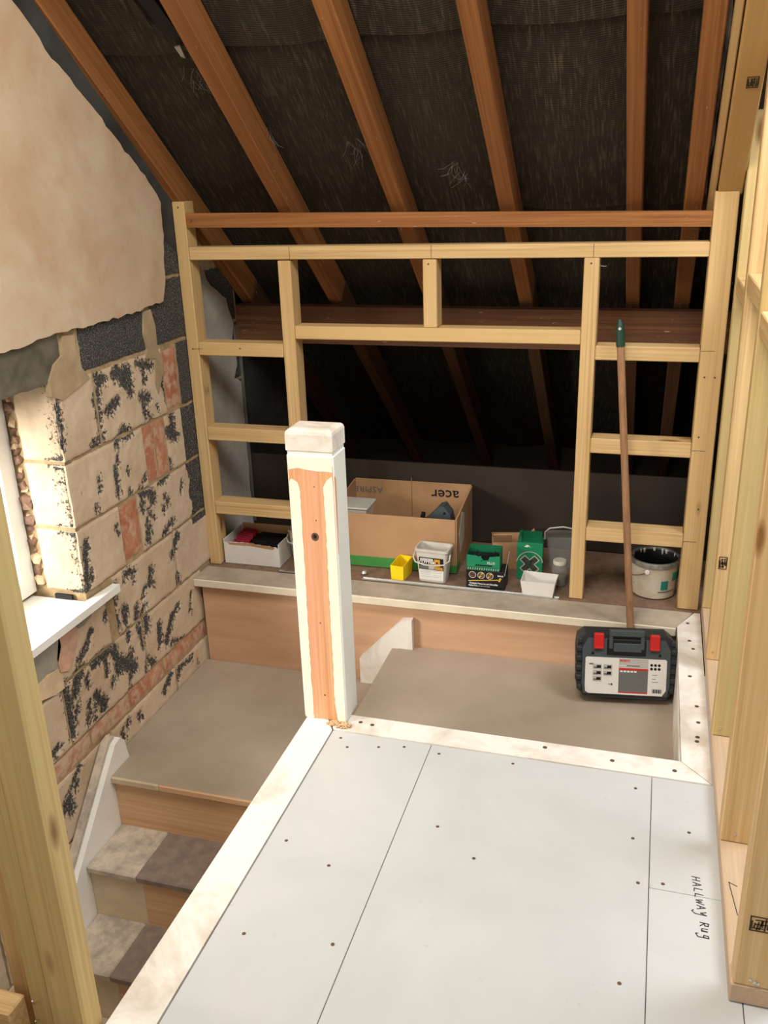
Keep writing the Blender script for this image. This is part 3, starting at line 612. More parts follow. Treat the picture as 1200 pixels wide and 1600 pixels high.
# ------------------------------------------------------------------ floor
fl = tag(obj('floor', box(newbm(), -0.84, 1.6, -0.9, 1.93, -0.19, -0.020), HARDBOARD), 'hall floor of grey painted panels', kind='structure')
for x0, x1, y0, y1 in ((-0.7615, -0.4888, -0.85, 1.934), (-0.4872, 0.0663, -0.85, 1.934), (0.0677, 0.2322, 1.5587, 1.934), (0.0677, 0.2322, -0.85, 1.5573), (0.2338, 1.5, -0.85, 1.934)):
    tim('floor_panel', x0, x1, y0, y1, -0.0195, -0.001, HALL, fl, bev=0.0012)
tim('chipboard_panel', -1.612, 0.31, 2.862, 3.324, -0.022, -0.0015, PLATFORM, fl, 'brown chipboard platform', bev=0.001)
tim('under_stair_sky_block', -1.95, 2.6, -1.7, 3.33, -1.72, -1.66, HARDBOARD, fl)  # unseen slab added below the stairs to block sky light from beneath
tim('platform_joist', -1.60, 0.30, 2.80, 3.33, -0.20, -0.023, HARDBOARD, fl)
bm = newbm()
for x, y in ((-.73, 1.905), (-.70, 1.87), (-.62, 1.89), (-.555, 1.907), (-.46, 1.90), (-.27, 1.905), (.03, 1.88), (.045, 1.565), (.095, 1.575), (.03, 1.70), (-.40, 1.63), (-.70, 1.23), (-.60, 1.45), (-.3, 1.55), (-.72, 1.5), (-.52, 1.25), (.15, 1.75), (.02, 1.30)):
    lathe(bm, [(0, 0.0004), (.0042, 0.0003), (.0045, -0.002)], 8, x, y, M=Matrix.Translation((0, 0, -0.001)))
obj('screw_head', bm, RUST, fl, 'brown screw heads', kind='stuff')
# the words HALLWAY RUG in marker, reading toward the viewer along the right edge
GL = {'H': [[(0, 0), (.1, 1)], [(.7, .05), (.75, 1)], [(.05, .5), (.75, .55)]], 'A': [[(0, 0), (.35, 1), (.75, 0)], [(.15, .4), (.6, .38)]], 'L': [[(.1, 1), (0, .05), (.7, 0)]],
      'W': [[(0, .8), (.2, 0), (.45, .7), (.65, .05), (.95, .95)]], 'Y': [[(0, .95), (.3, .3), (.6, .9)], [(.65, 1), (.55, -.35), (.1, -.75), (-.15, -.55)]],
      'R': [[(0, 0), (.1, 1), (.6, .95), (.6, .55), (.1, .5), (.75, 0)]], 'U': [[(0, .75), (.05, .1), (.4, .05), (.55, .75), (.6, .05)]], 'G': [[(.65, .75), (.2, .7), (.15, .2), (.55, .15), (.65, .75), (.6, -.5), (.0, -.75), (-.1, -.5)]]}
bm = newbm(); u_ = 0
for ch in 'HALLWAY RUG':
    if ch == ' ': u_ += 0.012; continue
    wch = 0.0135 if ch in 'HAWY' else 0.0125
    for st in GL[ch]:
        ribbon(bm, [(u_ + p[0]*wch, p[1]*0.016 + u_*0.10) for p in st], 0.0021, (0.153, 1.612, -0.0009), (0, -1, 0), (1, 0, 0), 0.0004)
    u_ += wch*1.22
obj('handwriting', bm, INK, fl, 'handwritten marker words on the floor')
# white edge trims round the stairwell
def trimpoly(name, pts, label, m=TRIM):
    bm = prism(newbm(), pts, 'Z', -0.030, 0.001)
    return tag(obj(name, bm, m), label, kind='structure')
trimpoly('trim_2', [(-0.852, -0.85), (-0.764, -0.85), (-0.764, 1.932), (-0.852, 2.075)], 'scuffed white edge trim along the left of the hall floor')
t3 = trimpoly('trim_3', [(-0.762, 1.936), (0.204, 1.936), (0.134, 2.013), (-0.80, 2.013)], 'scuffed white edge trim across the end of the hall floor')
t4 = trimpoly('trim_4', [(0.137, 2.013), (0.2055, 1.938), (0.2055, 2.860), (0.187, 2.860), (0.132, 2.750)], 'scuffed white edge trim along the right of the stairwell')
t5 = trimpoly('trim_5', [(-1.607, 2.742), (0.129, 2.742), (0.182, 2.8605), (-1.607, 2.8605)], 'dirty nosing with a cream front edge along the platform', DIRTY)
obj('front_edge', box(newbm(), -1.607, 0.1285, 2.7365, 2.743, -0.0305, 0.0002, .003), CREAMP2, t5, 'cream painted front edge')
bm = newbm()
for x, y in ((-.70, 1.985), (-.665, 1.98), (-.03, 1.975), (.12, 1.97), (-.20, 1.99)): lathe(bm, [(0, 0.0005), (.006, 0.0004), (.006, -0.002)], 8, x, y, M=Matrix.Translation((0, 0, 0.001)))
obj('screw_hole', bm, RUST, t3, kind='stuff')
bm = newbm()
for x, y in ((.165, 2.78), (.168, 2.66), (.178, 2.61), (.165, 2.44), (.18, 2.28), (.182, 2.20), (.178, 2.13), (.176, 2.11)): lathe(bm, [(0, 0.0005), (.006, 0.0004), (.006, -0.002)], 8, x, y, M=Matrix.Translation((0, 0, 0.001)))
obj('screw_hole', bm, RUST, t4, kind='stuff')

# ================================================================== THINGS
# ------------------------------------------------------------------ staircase
st = thing('staircase', (-1.2, 2.0, -0.75), 'half-painted wooden winder staircase with a dusty taupe landing', 'staircase')
tim('landing', -1.604, -0.835, 2.016, 2.768, -0.379, -0.357, LANDING, st, 'dusty taupe lower landing', 0.004)
tim('landing', -0.833, 0.148, 1.96, 2.768, -0.217, -0.195, LANDING, st, 'dusty taupe upper landing', 0.003)
tim('riser', -0.828, -0.812, 2.02, 2.768, -0.357, -0.2175, RISERWOOD, st)
nz = newbm(); box(nz, -1.556, -1.388, 2.010, 2.019, -0.380, -0.3555, 0.004)
obj('nosing', nz, RISERPALE, st, 'cream painted nosing end')
obj('nosing', box(newbm(), -1.388, -0.86, 2.011, 2.018, -0.380, -0.3562, 0.004), RISERWOOD, st)
for k, (zt, y0, y1) in enumerate(((-0.552, 1.828, 2.044), (-0.747, 1.640, 1.850), (-0.942, 1.452, 1.662), (-1.137, 1.27, 1.47))):
    tim('tread', -1.556, -1.387, y0, y1, zt-0.024, zt, TREADPALE, st, 'tread end in old pale paint', 0.004)
    tim('tread', -1.386, -0.86, y0, y1, zt-0.024, zt+0.001, TREADDARK, st, 'bare dark middle of the tread', 0.004)
for k, (z0, z1, y) in enumerate(((-0.552, -0.379, 2.030), (-0.747, -0.576, 1.842), (-0.942, -0.771, 1.654), (-1.137, -0.966, 1.466))):
    if k: tim('riser', -1.556, -1.372, y, y+0.012, z0, z1, RISERPALE, st, 'riser end in old cream paint', 0.001)
    tim('riser', -1.372 if k else -1.556, -0.86, y-0.001, y+0.012, z0, z1, RISERWOOD, st, None, 0.001)
strp = [(2.125, -0.36), (2.112, -0.285), (2.092, -0.262), (2.06, -0.27), (1.80, -0.545), (1.28, -1.10), (1.28, -1.5), (1.50, -1.35), (2.03, -0.56), (2.125, -0.45)]
obj('stringer', prism(newbm(), strp, 'X', -1.588, -1.557), WHITE, st, 'white wall stringer')
cap = [(2.09, -0.2615), (2.06, -0.268), (1.80, -0.543), (1.28, -1.098), (1.28, -1.085), (1.795, -0.53), (2.055, -0.255), (2.085, -0.250)]
obj('stringer_cap', prism(newbm(), [(y-.004, z-.002) for y, z in cap], 'X', -1.600, -1.575), TREADPALE, st, 'greyish bare top edge of the stringer')
obj('riser_panel', box(newbm(), -1.590, 0.148, 2.769, 2.781, -0.45, -0.031, 0.001), PLY, st, 'pink plywood panel under the platform nosing')
obj('skirting', prism(newbm(), [(-0.958, -0.254), (-0.795, -0.082), (-0.758, -0.078), (-0.756, -0.194), (-0.8105, -0.194), (-0.8105, -0.356), (-0.958, -0.356)], 'Y', 2.738, 2.767), TRIM, st, 'white painted stepped skirting piece')
tim('fascia', 0.133, 0.1485, 2.0, 2.768, -0.217, -0.031, TRIM, st, 'white fascia under the right trim', 0.001)
tim('fascia', -0.835, -0.822, -0.85, 2.0, -1.2, -0.031, TRIM, st, None, 0.001)

# ------------------------------------------------------------------ newel post
nx0, nx1, ny0, ny1 = -0.859, -0.735, 1.974, 2.066
nw = thing('newel_post', ((nx0+nx1)/2, (ny0+ny1)/2, 0.001), 'white newel post with a stripped bare wood face and grooved cap', 'newel post')
obj('post', box(newbm(), nx0, nx1, ny0, ny1, 0.001, 0.762, 0.004), NEWELSIDE, nw)
obj('post_neck', box(newbm(), nx0+.003, nx1-.003, ny0+.003, ny1-.003, 0.760, 0.776), NEWELSIDE, nw)
cp = newbm()
rs_ = []
for d, z in ((.002, .769), (.0, .772), (.0, .812), (.002, .819), (.007, .824), (.016, .8265)):
    rs_.append([cp.verts.new((x, y, z)) for x, y in ((nx0+d, ny0+d), (nx1-d, ny0+d), (nx1-d, ny1-d), (nx0+d, ny1-d))])
for a, b in zip(rs_, rs_[1:]):
    for k in range(4): cp.faces.new([a[k], a[(k+1) % 4], b[(k+1) % 4], b[k]])
cp.faces.new(rs_[0][::-1]); cp.faces.new(rs_[-1])
obj('cap', cp, TRIM, nw, 'worn white rounded cap', smooth=False)
# cream primer down both margins of the front face, bare stripped wood between
def jag(pts, amp=0.0012, seg=0.012): return ragged(pts, amp, seg)
y_f = ny0
lm = jag([(nx0+.028, .003), (nx0+.028, .25), (nx0+.030, .45), (nx0+.031, .60), (nx0+.031, .675), (nx0+.026, .690), (nx0+.010, .698)])
obj('primer_band', prism(newbm(), lm + [(nx0+.004, .69), (nx0+.004, .003)], 'Y', y_f-.0012, y_f+.001), CREAM, nw, 'cream primer strip')
rm = jag([(nx1-.032, .06), (nx1-.031, .25), (nx1-.030, .45), (nx1-.029, .60), (nx1-.030, .68), (nx1-.020, .70), (nx1-.006, .71)])
obj('primer_band', prism(newbm(), rm + [(nx1-.004, .69), (nx1-.004, .003), (nx1-.026, .003)], 'Y', y_f-.0012, y_f+.001), CREAM, nw, 'cream primer strip')
tp = jag([(nx0+.004, .722), (nx0+.03, .727), (nx0+.07, .722), (nx1-.004, .720)])
obj('primer_band', prism(newbm(), tp + [(nx1-.004, .757), (nx0+.004, .757)], 'Y', y_f-.0012, y_f+.001), CREAM, nw)
obj('stripped_face', prism(newbm(), [(nx0+.012, .004), (nx1-.012, .004), (nx1-.004, .30), (nx1-.003, .735), (nx0+.003, .735), (nx0+.004, .30)], 'Y', y_f-.0006, y_f+.001), WBARE, nw, 'bare stripped pine face')
obj('stripped_edge', prism(newbm(), [(y_f+.003, .50), (y_f+.010, .62), (y_f+.012, .70), (y_f+.003, .71)], 'X', nx1-.001, nx1+.0006), WBARE, nw, 'bare wood sliver on the corner')
kx = (nx0+nx1)/2+.002
for nm, r, z, m in (('knot', .0105, .545, RUST), ('knot_eye', .005, .546, BLACK), ('nail_hole', .0025, .08, RUST), ('nail_hole', .0018, .59, RUST), ('nail_hole', .0018, .68, RUST), ('nail_hole', .002, .30, RUST)):
    bm = lathe(newbm(), [(0, .0004 + (.0003 if nm == 'knot_eye' else 0)), (r, .0003 + (.0003 if nm == 'knot_eye' else 0)), (r, -.0004)], 14, M=Matrix.Translation((kx + (.006 if z > .55 else 0), y_f-.0005, z)) @ Matrix.Rotation(math.radians(90), 4, 'X') @ Matrix.Diagonal((1, 1.1, 1, 1)))
    obj(nm, bm, m, nw, 'dark knot' if nm == 'knot' else None)
bm = newbm()
for k in range(90):
    a, r = random.uniform(0, 6.28), random.random()**.7*.030; s = random.uniform(.002, .005)
    c = Vector((-0.752+r*math.cos(a)*1.2, 1.957+r*math.sin(a)*.55, 0.002+s*.5))
    bmesh.ops.create_icosphere(bm, subdivisions=1, radius=s, matrix=Matrix.Translation(c) @ Matrix.Diagonal((1, 1, .6, 1)))
tag(obj('sawdust', bm, DUST), 'small heap of tan sawdust at the foot of the newel post', 'sawdust', kind='stuff')

# ------------------------------------------------------------------ stud frame across the platform
FY0, FY1 = 2.884, 2.954
sf = thing('stud_frame', (-0.72, 2.92, 0.0), 'new softwood stud frame with ladder noggins along the platform', 'wall frame')
tim('stud', -1.608, -1.563, FY0, FY1, 0.0, 1.338, WN['Z'], sf)
tim('stud', -1.236, -1.190, FY0, FY1, 0.0, 1.143, WN['Z'], sf)
tim('stud', -0.227, -0.181, FY0, FY1, 0.0, 1.146, WN['Z'], sf)
tim('stud', -0.734, -0.688, FY0, FY1, 0.928, 1.144, WN['Z'], sf, 'short stud above the opening')
tim('post', 0.132, 0.199, FY0, FY1+.02, 0.0, 1.328, WN['Z'], sf, 'wide corner post')
for (x0, x1) in ((-1.562, 0.131),):
    pl_ = newbm(); box(pl_, x0, x1, FY0, FY1, 1.1465, 1.189, .0025)
    obj('top_plate', pl_, WN['X'], sf)
obj('rail', prism(newbm(), [(-1.562, 1.254), (.131, 1.231), (.131, 1.275), (-1.562, 1.300)], 'Y', FY0+.004, FY0+.032), WO['X'], sf, 'old stained brown rail')
tim('lintel', -1.189, -0.228, FY0, FY1, 0.882, 0.927, WN['X'], sf)
for zt, h in ((0.864, .047), (0.552, .049), (0.262, .050)): tim('noggin', -1.562, -1.237, FY0, FY1, zt-h, zt, WN['X'], sf)
for zt, h in ((0.880, .045), (0.580, .050), (0.271, .050)): tim('noggin', -0.180, 0.131, FY0, FY1, zt-h, zt, WN['X'], sf)
bm = newbm()
for x, z in ((-1.585, 1.32), (-1.54, 1.276), (-1.585, .84), (-1.40, .845), (-.715, 1.13), (.150, .79), (.18, .79), (.15, .60), (.17, .36), (-.205, 1.13)):
    lathe(bm, [(0, .001), (.003, .0007), (.003, -.001)], 8, M=Matrix.Translation((x, FY0-.0005, z)) @ Matrix.Rotation(math.radians(90), 4, 'X'))
obj('nail_head', bm, RUST, sf, kind='stuff')
stamp((-1.5627, 2.93, .66), (0, -1, 0), (0, 0, 1), .030, .045, sf, 9)
bm = newbm()
for x, z in ((-1.575, .84), (.145, .87), (.145, .555), (.145, .245)): ribbon(bm, [(x-.012, z), (x+.028, z+.001)], .0012, (0, FY0-.0002, 0), (1, 0, 0), (0, 0, 1))
for x in (-1.19, -.705, -.20): ribbon(bm, [(x, 1.147), (x, 1.188)], .0012, (0, FY0-.0002, 0), (1, 0, 0), (0, 0, 1))
obj('pencil_mark', bm, INK, sf, kind='stuff')
obj('bent_nail', tube(newbm(), [(-.181, 2.90, 1.122), (-.168, 2.895, 1.120), (-.160, 2.89, 1.121)], .0014, 6), METAL, sf)

# ------------------------------------------------------------------ left stair partition close to the viewer
sp = thing('stair_partition', (-0.95, 0.96, -0.3), 'yellow treated stud partition close up at the left edge', 'wall frame')
tim('stud', -0.932, -0.862, 0.940, 0.987, -0.45, 1.75, WG['Z'], sp, None, .004)
tim('stud', -0.975, -0.934, 0.946, 0.990, -0.45, 1.75, WG['Z'], sp, 'grooved grey packer stud', .002)
tim('stud', -1.060, -0.977, 0.995, 1.040, -0.45, 1.75, WN['Z'], sp, None, .003)
tim('noggin', -1.30, -0.982, 0.900, 0.944, -0.075, 0.072, WN['X'], sp, None, .003)
bm = newbm()
for a, b in (((-.972, .948, .045), (-.950, .925, .085)), ((-.972, .948, .01), (-.958, .93, .03))): tube(bm, [a, b], .0012, 6)
obj('bent_nail', bm, METAL, sp, 'bent protruding nails', kind='stuff')

# ------------------------------------------------------------------ broom handle
ph = thing('broom_handle', (0.006, 2.688, -0.195), 'long worn wooden pole with a dark green end leaning in the corner', 'broom handle')
a, b = Vector((0.006, 2.688, -0.1935)), Vector((-0.111, 2.866, 0.965)); d_ = b-a
obj('shaft', tube(newbm(), [a, a+d_*.33, a+d_*.66, a+d_*.945], .0118, 12), POLE, ph, smooth=True)
bm = tube(newbm(), [a+d_*.93, a+d_*.97, a+d_*.985, a+d_*1.0], [.0135, .0135, .0125, .006], 14)
obj('ferrule', bm, FERRULE, ph, 'dark green plastic socket', smooth=True)
obj('socket_hole', tube(newbm(), [a+d_*.978+Vector((0, -.0120, 0)), a+d_*.978+Vector((0, -.0145, 0))], .0045, 10), GREYPL, ph)

# ------------------------------------------------------------------ tool case
tc = thing('tool_case', (-0.022, 2.600, -0.1835), 'charcoal tool case with red latches and a white label', 'tool case', rot=(math.radians(-13), 0, math.radians(8)), local=True)
ol = [(-.148, .035), (-.125, .004), (.125, .004), (.148, .035), (.152, .15), (.147, .19), (.125, .207), (-.125, .207), (-.147, .19), (-.152, .15)]
def shell(y0, y1, s): return prism(newbm(), [(x*s, .105+(z-.105)*s) for x, z in ol], 'Y', y0, y1)
obj('shell', shell(-.052, .0, 1.0), DARKPL, tc); obj('shell', shell(.002, .045, 1.0), DARKPL, tc)
obj('front_panel', prism(newbm(), [(-.128, .016), (.128, .016), (.134, .05), (.134, .165), (.118, .196), (-.118, .196), (-.134, .165), (-.134, .05)], 'Y', -.058, -.05), SLATE, tc, 'slate grey front panel')
for sx in (-1, 1):
    for k, z in enumerate((.035, .066, .097, .128, .159, .186)):
        obj('rib', box(newbm(), sx*.1335 if sx > 0 else -.1545+(.006 if k in (0, 5) else 0), .1545-(.006 if k in (0, 5) else 0) if sx > 0 else -.1335, -.060, -.030, z-.009, z+.009, .004), DARKPL, tc)
    lt = obj('latch', box(newbm(), sx*.085-.0155, sx*.085+.0155, -.068, -.050, .165, .214, .004), REDPL, tc, 'red latch')
    obj('latch_lip', box(newbm(), sx*.085-.0145, sx*.085+.0145, -.071, -.066, .166, .172, .001), REDPL, lt)
    obj('screw', lathe(newbm(), [(0, .001), (.0045, .001), (.005, -.002)], 10, M=Matrix.Translation((sx*.102, -.058, .148)) @ Matrix.Rotation(math.radians(90), 4, 'X')), BLACK, tc)
obj('handle_recess', box(newbm(), -.060, .060, -.0605, -.050, .143, .196, .003), BLACK, tc)
hd = newbm(); box(hd, -.054, .054, -.066, -.046, .205, .226, .003); box(hd, -.054, -.042, -.064, -.048, .165, .207, .002); box(hd, .042, .054, -.064, -.048, .165, .207, .002)
obj('handle', hd, SLATE, tc, 'slate carrying handle')
obj('handle_hinge', box(newbm(), -.040, .046, -.064, -.056, .156, .184, .002), SLATE, tc)
lp = [(-.122, .024), (-.112, .018), (.112, .018), (.124, .036), (.124, .132), (.120, .136), (-.120, .136), (-.124, .132), (-.124, .042)]
lb = obj('label', prism(newbm(), lp, 'Y', -.0590, -.0575), LABELW, tc, 'printed white label')
def lbox(nm, x0, x1, z0, z1, m, d=-.0594): obj(nm, box(newbm(), x0, x1, d, -.0588, z0, z1), m, lb)
lbox('print_panel', -.021, .068, .106, .135, LABELG); lbox('print_panel', -.021, .068, .026, .1045, MIDG); lbox('red_band', -.021, .068, .098, .1045, REDPL, -.0597); lbox('red_band', -.021, .068, .0235, .027, REDPL, -.0597)
for i in range(5): lbox('print_icon', -.017+i*.0105, -.009+i*.0105, .091, .0965, LABELW, -.0598)
for (x, z) in ((-.087, .105), (-.055, .105), (-.087, .085), (-.055, .085), (-.087, .066)):
    lbox('print_picture', x-.0135, x+.0135, z-.0085, z+.0085, LABELG); lbox('print_figure', x-.002, x+.011, z-.004, z+.005, BLACK, -.0597); lbox('print_figure', x-.011, x+.001, z-.005, z, MIDG, -.0596)
lbox('print_figure', -.112, -.099, .111, .116, MIDG); lbox('print_figure', -.052, -.041, .049, .051, BLACK); lbox('print_figure', -.043, -.039, .047, .053, BLACK)
for i in range(6): obj('print_dot', lathe(newbm(), [(0, .0004), (.0045, .0003), (.0045, -.0004)], 10, M=Matrix.Translation((.078+(i % 3)*.0115, -.0592, .117-(i//3)*.012)) @ Matrix.Rotation(math.radians(90), 4, 'X')), BLACK, lb)
for i in range(11): lbox('barcode_bar', .082+i*.0026, .0832+i*.0026+(.0008 if i % 3 else 0), .027, .040, BLACK)
for z, w in ((.085, .016), (.072, .012), (.062, .02)): lbox('print_line', .080, .080+w, z, z+.0015, MIDG)
lbox('print_line', .003, .042, .1105, .1135, MIDG, -.0597); lbox('print_line', -.019, .001, .1105, .113, LABELW, -.0597)
obj('lettering', text_bm('BOSCH', .0095, FRONT(-.003, -.0598, .128), .0003, .0003), REDPL, lb, 'small red lettering')

# ------------------------------------------------------------------ things on the platform
# old paint tub
pt = thing('paint_tub', (0.052, 3.005, 0.0), 'splashed old white paint tub at the right end of the platform', 'paint tub')
obj('tub', lathe(newbm(), [(0, .001), (.068, .001), (.074, .006), (.082, .122), (.084, .126), (.084, .134), (.0775, .134), (.0755, .122), (.068, .012), (0, .012)], 40, .052, 3.005), TUB, pt, smooth=True)
obj('rim', lathe(newbm(), [(.0835, .118), (.087, .121), (.087, .133), (.083, .1365), (.0765, .1365), (.0765, .12)], 40, .052, 3.005), plain('grey_tub_rim', (.20, .19, .17), .5, .5, 30), pt, 'grimy grey rim', smooth=True)
obj('inner_coat', lathe(newbm(), [(.0752, .13), (.0738, .11), (.0672, .0135), (0, .0135)], 40, .052, 3.005), PAINTIN, pt, 'dark dried paint inside', smooth=True)
bm = newbm()
for a, r, dz in ((.55, .003, .008), (1.05, .006, .010), (1.25, .004, .016), (1.62, .005, .007), (2.1, .006, .012), (2.3, .004, .009), (2.9, .003, .014)):
    tube(bm, [(0.052+.0772*math.cos(a), 3.005+.0772*math.sin(a), .1345), (0.052+.0758*math.cos(a), 3.005+.0758*math.sin(a), .130), (0.052+.0745*math.cos(a), 3.005+.0745*math.sin(a), .130-dz)], [r, r, r*.5], 6)
obj('paint_drip', bm, LABELW, pt, 'white drips inside the rim', kind='stuff')
hp = [(0.052+.0835*math.cos(math.radians(a)), 3.005+.0835*math.sin(math.radians(a))) for a in (-107, -125, -145, -165, 175)]
bm = newbm(); tube(bm, [(x*1+0, y-.002, z) for (x, y), z in zip(hp, (.104, .090, .078, .070, .066))], .0013, 6)
obj('wire_handle', bm, RUST, pt, 'thin wire handle')
def curved(a0, a1, z0, z1, r=.0805, n=8, cx=.052, cy=3.005):
    bm = newbm(); p = None
    for k in range(n+1):
        a = math.radians(a0+(a1-a0)*k/n); f = lambda z: r + (z-.07)*.075
        q = [bm.verts.new((cx+(f(z)+o)*math.cos(a), cy+(f(z)+o)*math.sin(a), z)) for z, o in ((z0, 0), (z1, 0), (z1, -.003), (z0, -.003))]
        if p:
            for i in range(4): bm.faces.new((p[i], p[(i+1) % 4], q[(i+1) % 4], q[i]))
        else: bm.faces.new(q)
        p = q
    bm.faces.new(p[::-1]); return bm
obj('label', curved(-72, -54, .040, .073), TEAL, pt, 'torn teal label patch'); obj('label', curved(-42, -12, .070, .10), TEAL, pt)
obj('label_stripe', curved(-78, -30, .030, .034), MIDG, pt); obj('lug', lathe(newbm(), [(0, .004), (.008, .003), (.009, 0)], 10, M=Matrix.Translation((.028, 2.925, .106)) @ Matrix.Rotation(math.radians(90), 4, 'X')), LABELW, pt)

# open cardboard box
bx = thing('cardboard_box', (-0.897, 3.153, 0.0), 'big open cardboard box with a green printed base band', 'box', rot=(0, 0, math.radians(0.8)), local=True)
hw, hd_, hh = .240, .158, .235      # half width, half depth, height
def bpan(nm, x0, x1, y0, y1, z0, z1, m=CARD, lab=None): return obj(nm, box(newbm(), x0, x1, y0, y1, z0, z1, .001), m, bx, lab)
bpan('bottom_panel', -hw, hw, -hd_, hd_, .002, .006)
fp = bpan('front_panel', -hw, hw, -hd_-.005, -hd_, .002, .215); bpan('back_panel', -hw, hw, hd_, hd_+.005, .002, .244)
sp1 = obj('side_panel', prism(newbm(), [(-hd_, .002), (hd_, .002), (hd_, .240), (-hd_, .216)], 'X', hw, hw+.005), CARD, bx)
obj('side_panel', prism(newbm(), [(-hd_, .002), (hd_, .002), (hd_, .240), (-hd_, .216)], 'X', -hw-.005, -hw), CARD, bx)
bpan('print_band', -hw, .10, -hd_-.0062, -hd_-.0045, .003, .044, GREEN, 'green printed band'); bpan('print_band', .10, hw+.005, -hd_-.0062, -hd_-.0045, .003, .036, GREEN)
obj('print_band', box(newbm(), hw+.0045, hw+.0062, -hd_, -hd_+.05, .003, .04), GREEN, bx)
obj('packing_tape', prism(newbm(), [(-.10, .06), (-.02, .09), (-.01, .19), (-.06, .21), (-.12, .14)], 'X', hw+.0045, hw+.006), GREYPL, bx, 'torn strip of clear tape')
obj('tape_line', box(newbm(), -.005, -.002, hd_-.0012, hd_, .05, .26), plain('card_crease', (.26, .15, .075), .8), bx)
inv = lambda x, y, z: frame_M((x, y, z), (-1, 0, 0), (0, 0, -1))
obj('lettering', text_bm('acer', .062, inv(.135, hd_-.0006, .196), .0003, .0006, 1.05), BLACK, bx, 'upside-down black lettering')
obj('lettering', text_bm('ASPIRE', .036, inv(-.185, hd_-.0006, .200), .0003, .0, 1.15), MIDG, bx, 'upside-down lettering')
# things inside the box
cn = thing('plastic_container', (-1.07, 3.12, 0.13), 'translucent grey plastic tub standing inside the open cardboard box', 'container')
bm = newbm(); prism(bm, [(-.055, .0), (.055, .0), (.068, .065), (-.068, .065)], 'Y', -.055, .055, Matrix.Translation((-1.085, 3.12, .135))); obj('body', bm, GREYPL, cn)
obj('lid', box(newbm(), -1.158, -1.012, 3.06, 3.18, .2005, .209, .003), GREYPL, cn)
tag(obj('packing_pad', box(newbm(), -1.12, -.67, 3.02, 3.22, .0065, .132, .01), CARD), 'folded brown card filling the bottom of the cardboard box', 'packing')
pw = thing('power_tool', (-0.74, 3.14, 0.133), 'dark grey tool poking up inside the cardboard box', 'tool')
obj('body', prism(newbm(), [(-.83, .133), (-.69, .133), (-.70, .19), (-.725, .222), (-.745, .215), (-.79, .165)], 'Y', 3.11, 3.17), SLATE, pw)
obj('grip', tube(newbm(), [(-.80, 3.10, .133), (-.805, 3.10, .17), (-.80, 3.10, .196)], [.012, .010, .008], 10), BLACK, pw, smooth=True)
obj('bolt', lathe(newbm(), [(0, .003), (.005, .002), (.005, -.001)], 10, M=Matrix.Translation((-.722, 3.109, .195)) @ Matrix.Rotation(math.radians(90), 4, 'X')), BLACK, pw)

# small tubs, bins and cartons along the front edge
def square_bucket(loc, rz, label, lettering, group=None, clear=False):
    t = thing('plastic_bucket', loc, label, 'bucket', group, rot=(0, 0, rz), local=True)
    m = CLEARPL if clear else GREYPL
    def ring(w, d, z, r=.012):
        pts = []
        for sx, sy, a0 in ((1, 1, 0), (-1, 1, 90), (-1, -1, 180), (1, -1, 270)):
            for k in range(4):
                a = math.radians(a0+k*30); pts.append((sx*(w-r)+r*math.cos(a), sy*(d-r)+r*math.sin(a), z))
        return pts
    bm = newbm(); rs = []
    for w, d, z in ((.050, .031, .0), (.061, .036, .118), (.064, .040, .120), (.064, .040, .129), (.059, .035, .129), (.058, .034, .118), (.047, .029, .004)):
        rs.append([bm.verts.new(p) for p in ring(w, d, z)])
    for a, b in zip(rs, rs[1:]):
        for k in range(16): bm.faces.new([a[k], a[(k+1) % 16], b[(k+1) % 16], b[k]])
    bm.faces.new(rs[0][::-1]); bm.faces.new(rs[-1]); obj('body', bm, m, t)
    hl = tube(newbm(), [(-.066, -.015, .108), (-.069, -.035, .094), (-.056, -.050, .082), (-.02, -.055, .076), (.02, -.055, .076), (.056, -.050, .082), (.069, -.035, .094), (.066, -.015, .108)] if not clear else [(-.066, 0, .108), (-.067, 0, .135), (-.050, 0, .152), (0, 0, .158), (.050, 0, .148), (.067, 0, .130), (.066, 0, .108)], .0028, 8)
    obj('handle', hl, GREYPL, t, 'pale bail handle', smooth=True)
    if lettering:
        TL = math.atan2(.005, .118)
        def fm(x, z): y = -.031-.005*z/.118; return frame_M((x, y-.0016, z), (1, 0, 0), (0, -math.sin(TL), math.cos(TL)))
        def pb(nm, x0, x1, z0, z1, m, h=.0012): obj(nm, box(newbm(), x0, x1, z0, z1, 0, h, M=fm(0, 0) @ Matrix.Identity(4)), m, t)
        pb('label', -.046, .046, .008, .098, LABELW, .0008); pb('label_panel', -.046, .046, .050, .098, BLACK, .0011)
        pb('label_picture', .012, .034, .066, .094, ORANGE, .0014); pb('label_picture', -.044, -.012, .052, .064, MIDG, .0014); pb('label_picture', -.010, .012, .052, .064, LABELG, .0014); pb('label_picture', .013, .044, .052, .064, ORANGE, .0014)
        for z, a, b in ((.044, -.042, .0), (.040, -.042, -.004), (.036, -.042, .002), (.030, -.042, -.006), (.044, .006, .042), (.038, .006, .04), (.028, .006, .036), (.022, -.042, .03)): pb('print_line', a, b, z, z+.0014, LABELG, .0014)
        obj('lettering', text_bm(lettering[0], .0135, fm(-.016, .089) @ Matrix.Translation((0, 0, .0014)), .0002, .0006, 1.1), LABELW, t, 'white lettering')
        obj('lettering', text_bm(lettering[1], .0145, fm(-.016, .077) @ Matrix.Translation((0, 0, .0014)), .0002, .0006, 1.15), LABELW, t)
        lathe_ = lathe(newbm(), [(0, .0004), (.004, .0003), (.004, 0)], 10, M=fm(.023, .080) @ Matrix.Translation((0, 0, .0016))); obj('label_dot', lathe_, BLACK, t)
    return t
square_bucket((-0.722, 2.940, 0.0), math.radians(-4), 'pale grey plastic bucket with a printed label beside the yellow bin', ('REISSER', 'CUTTER'))
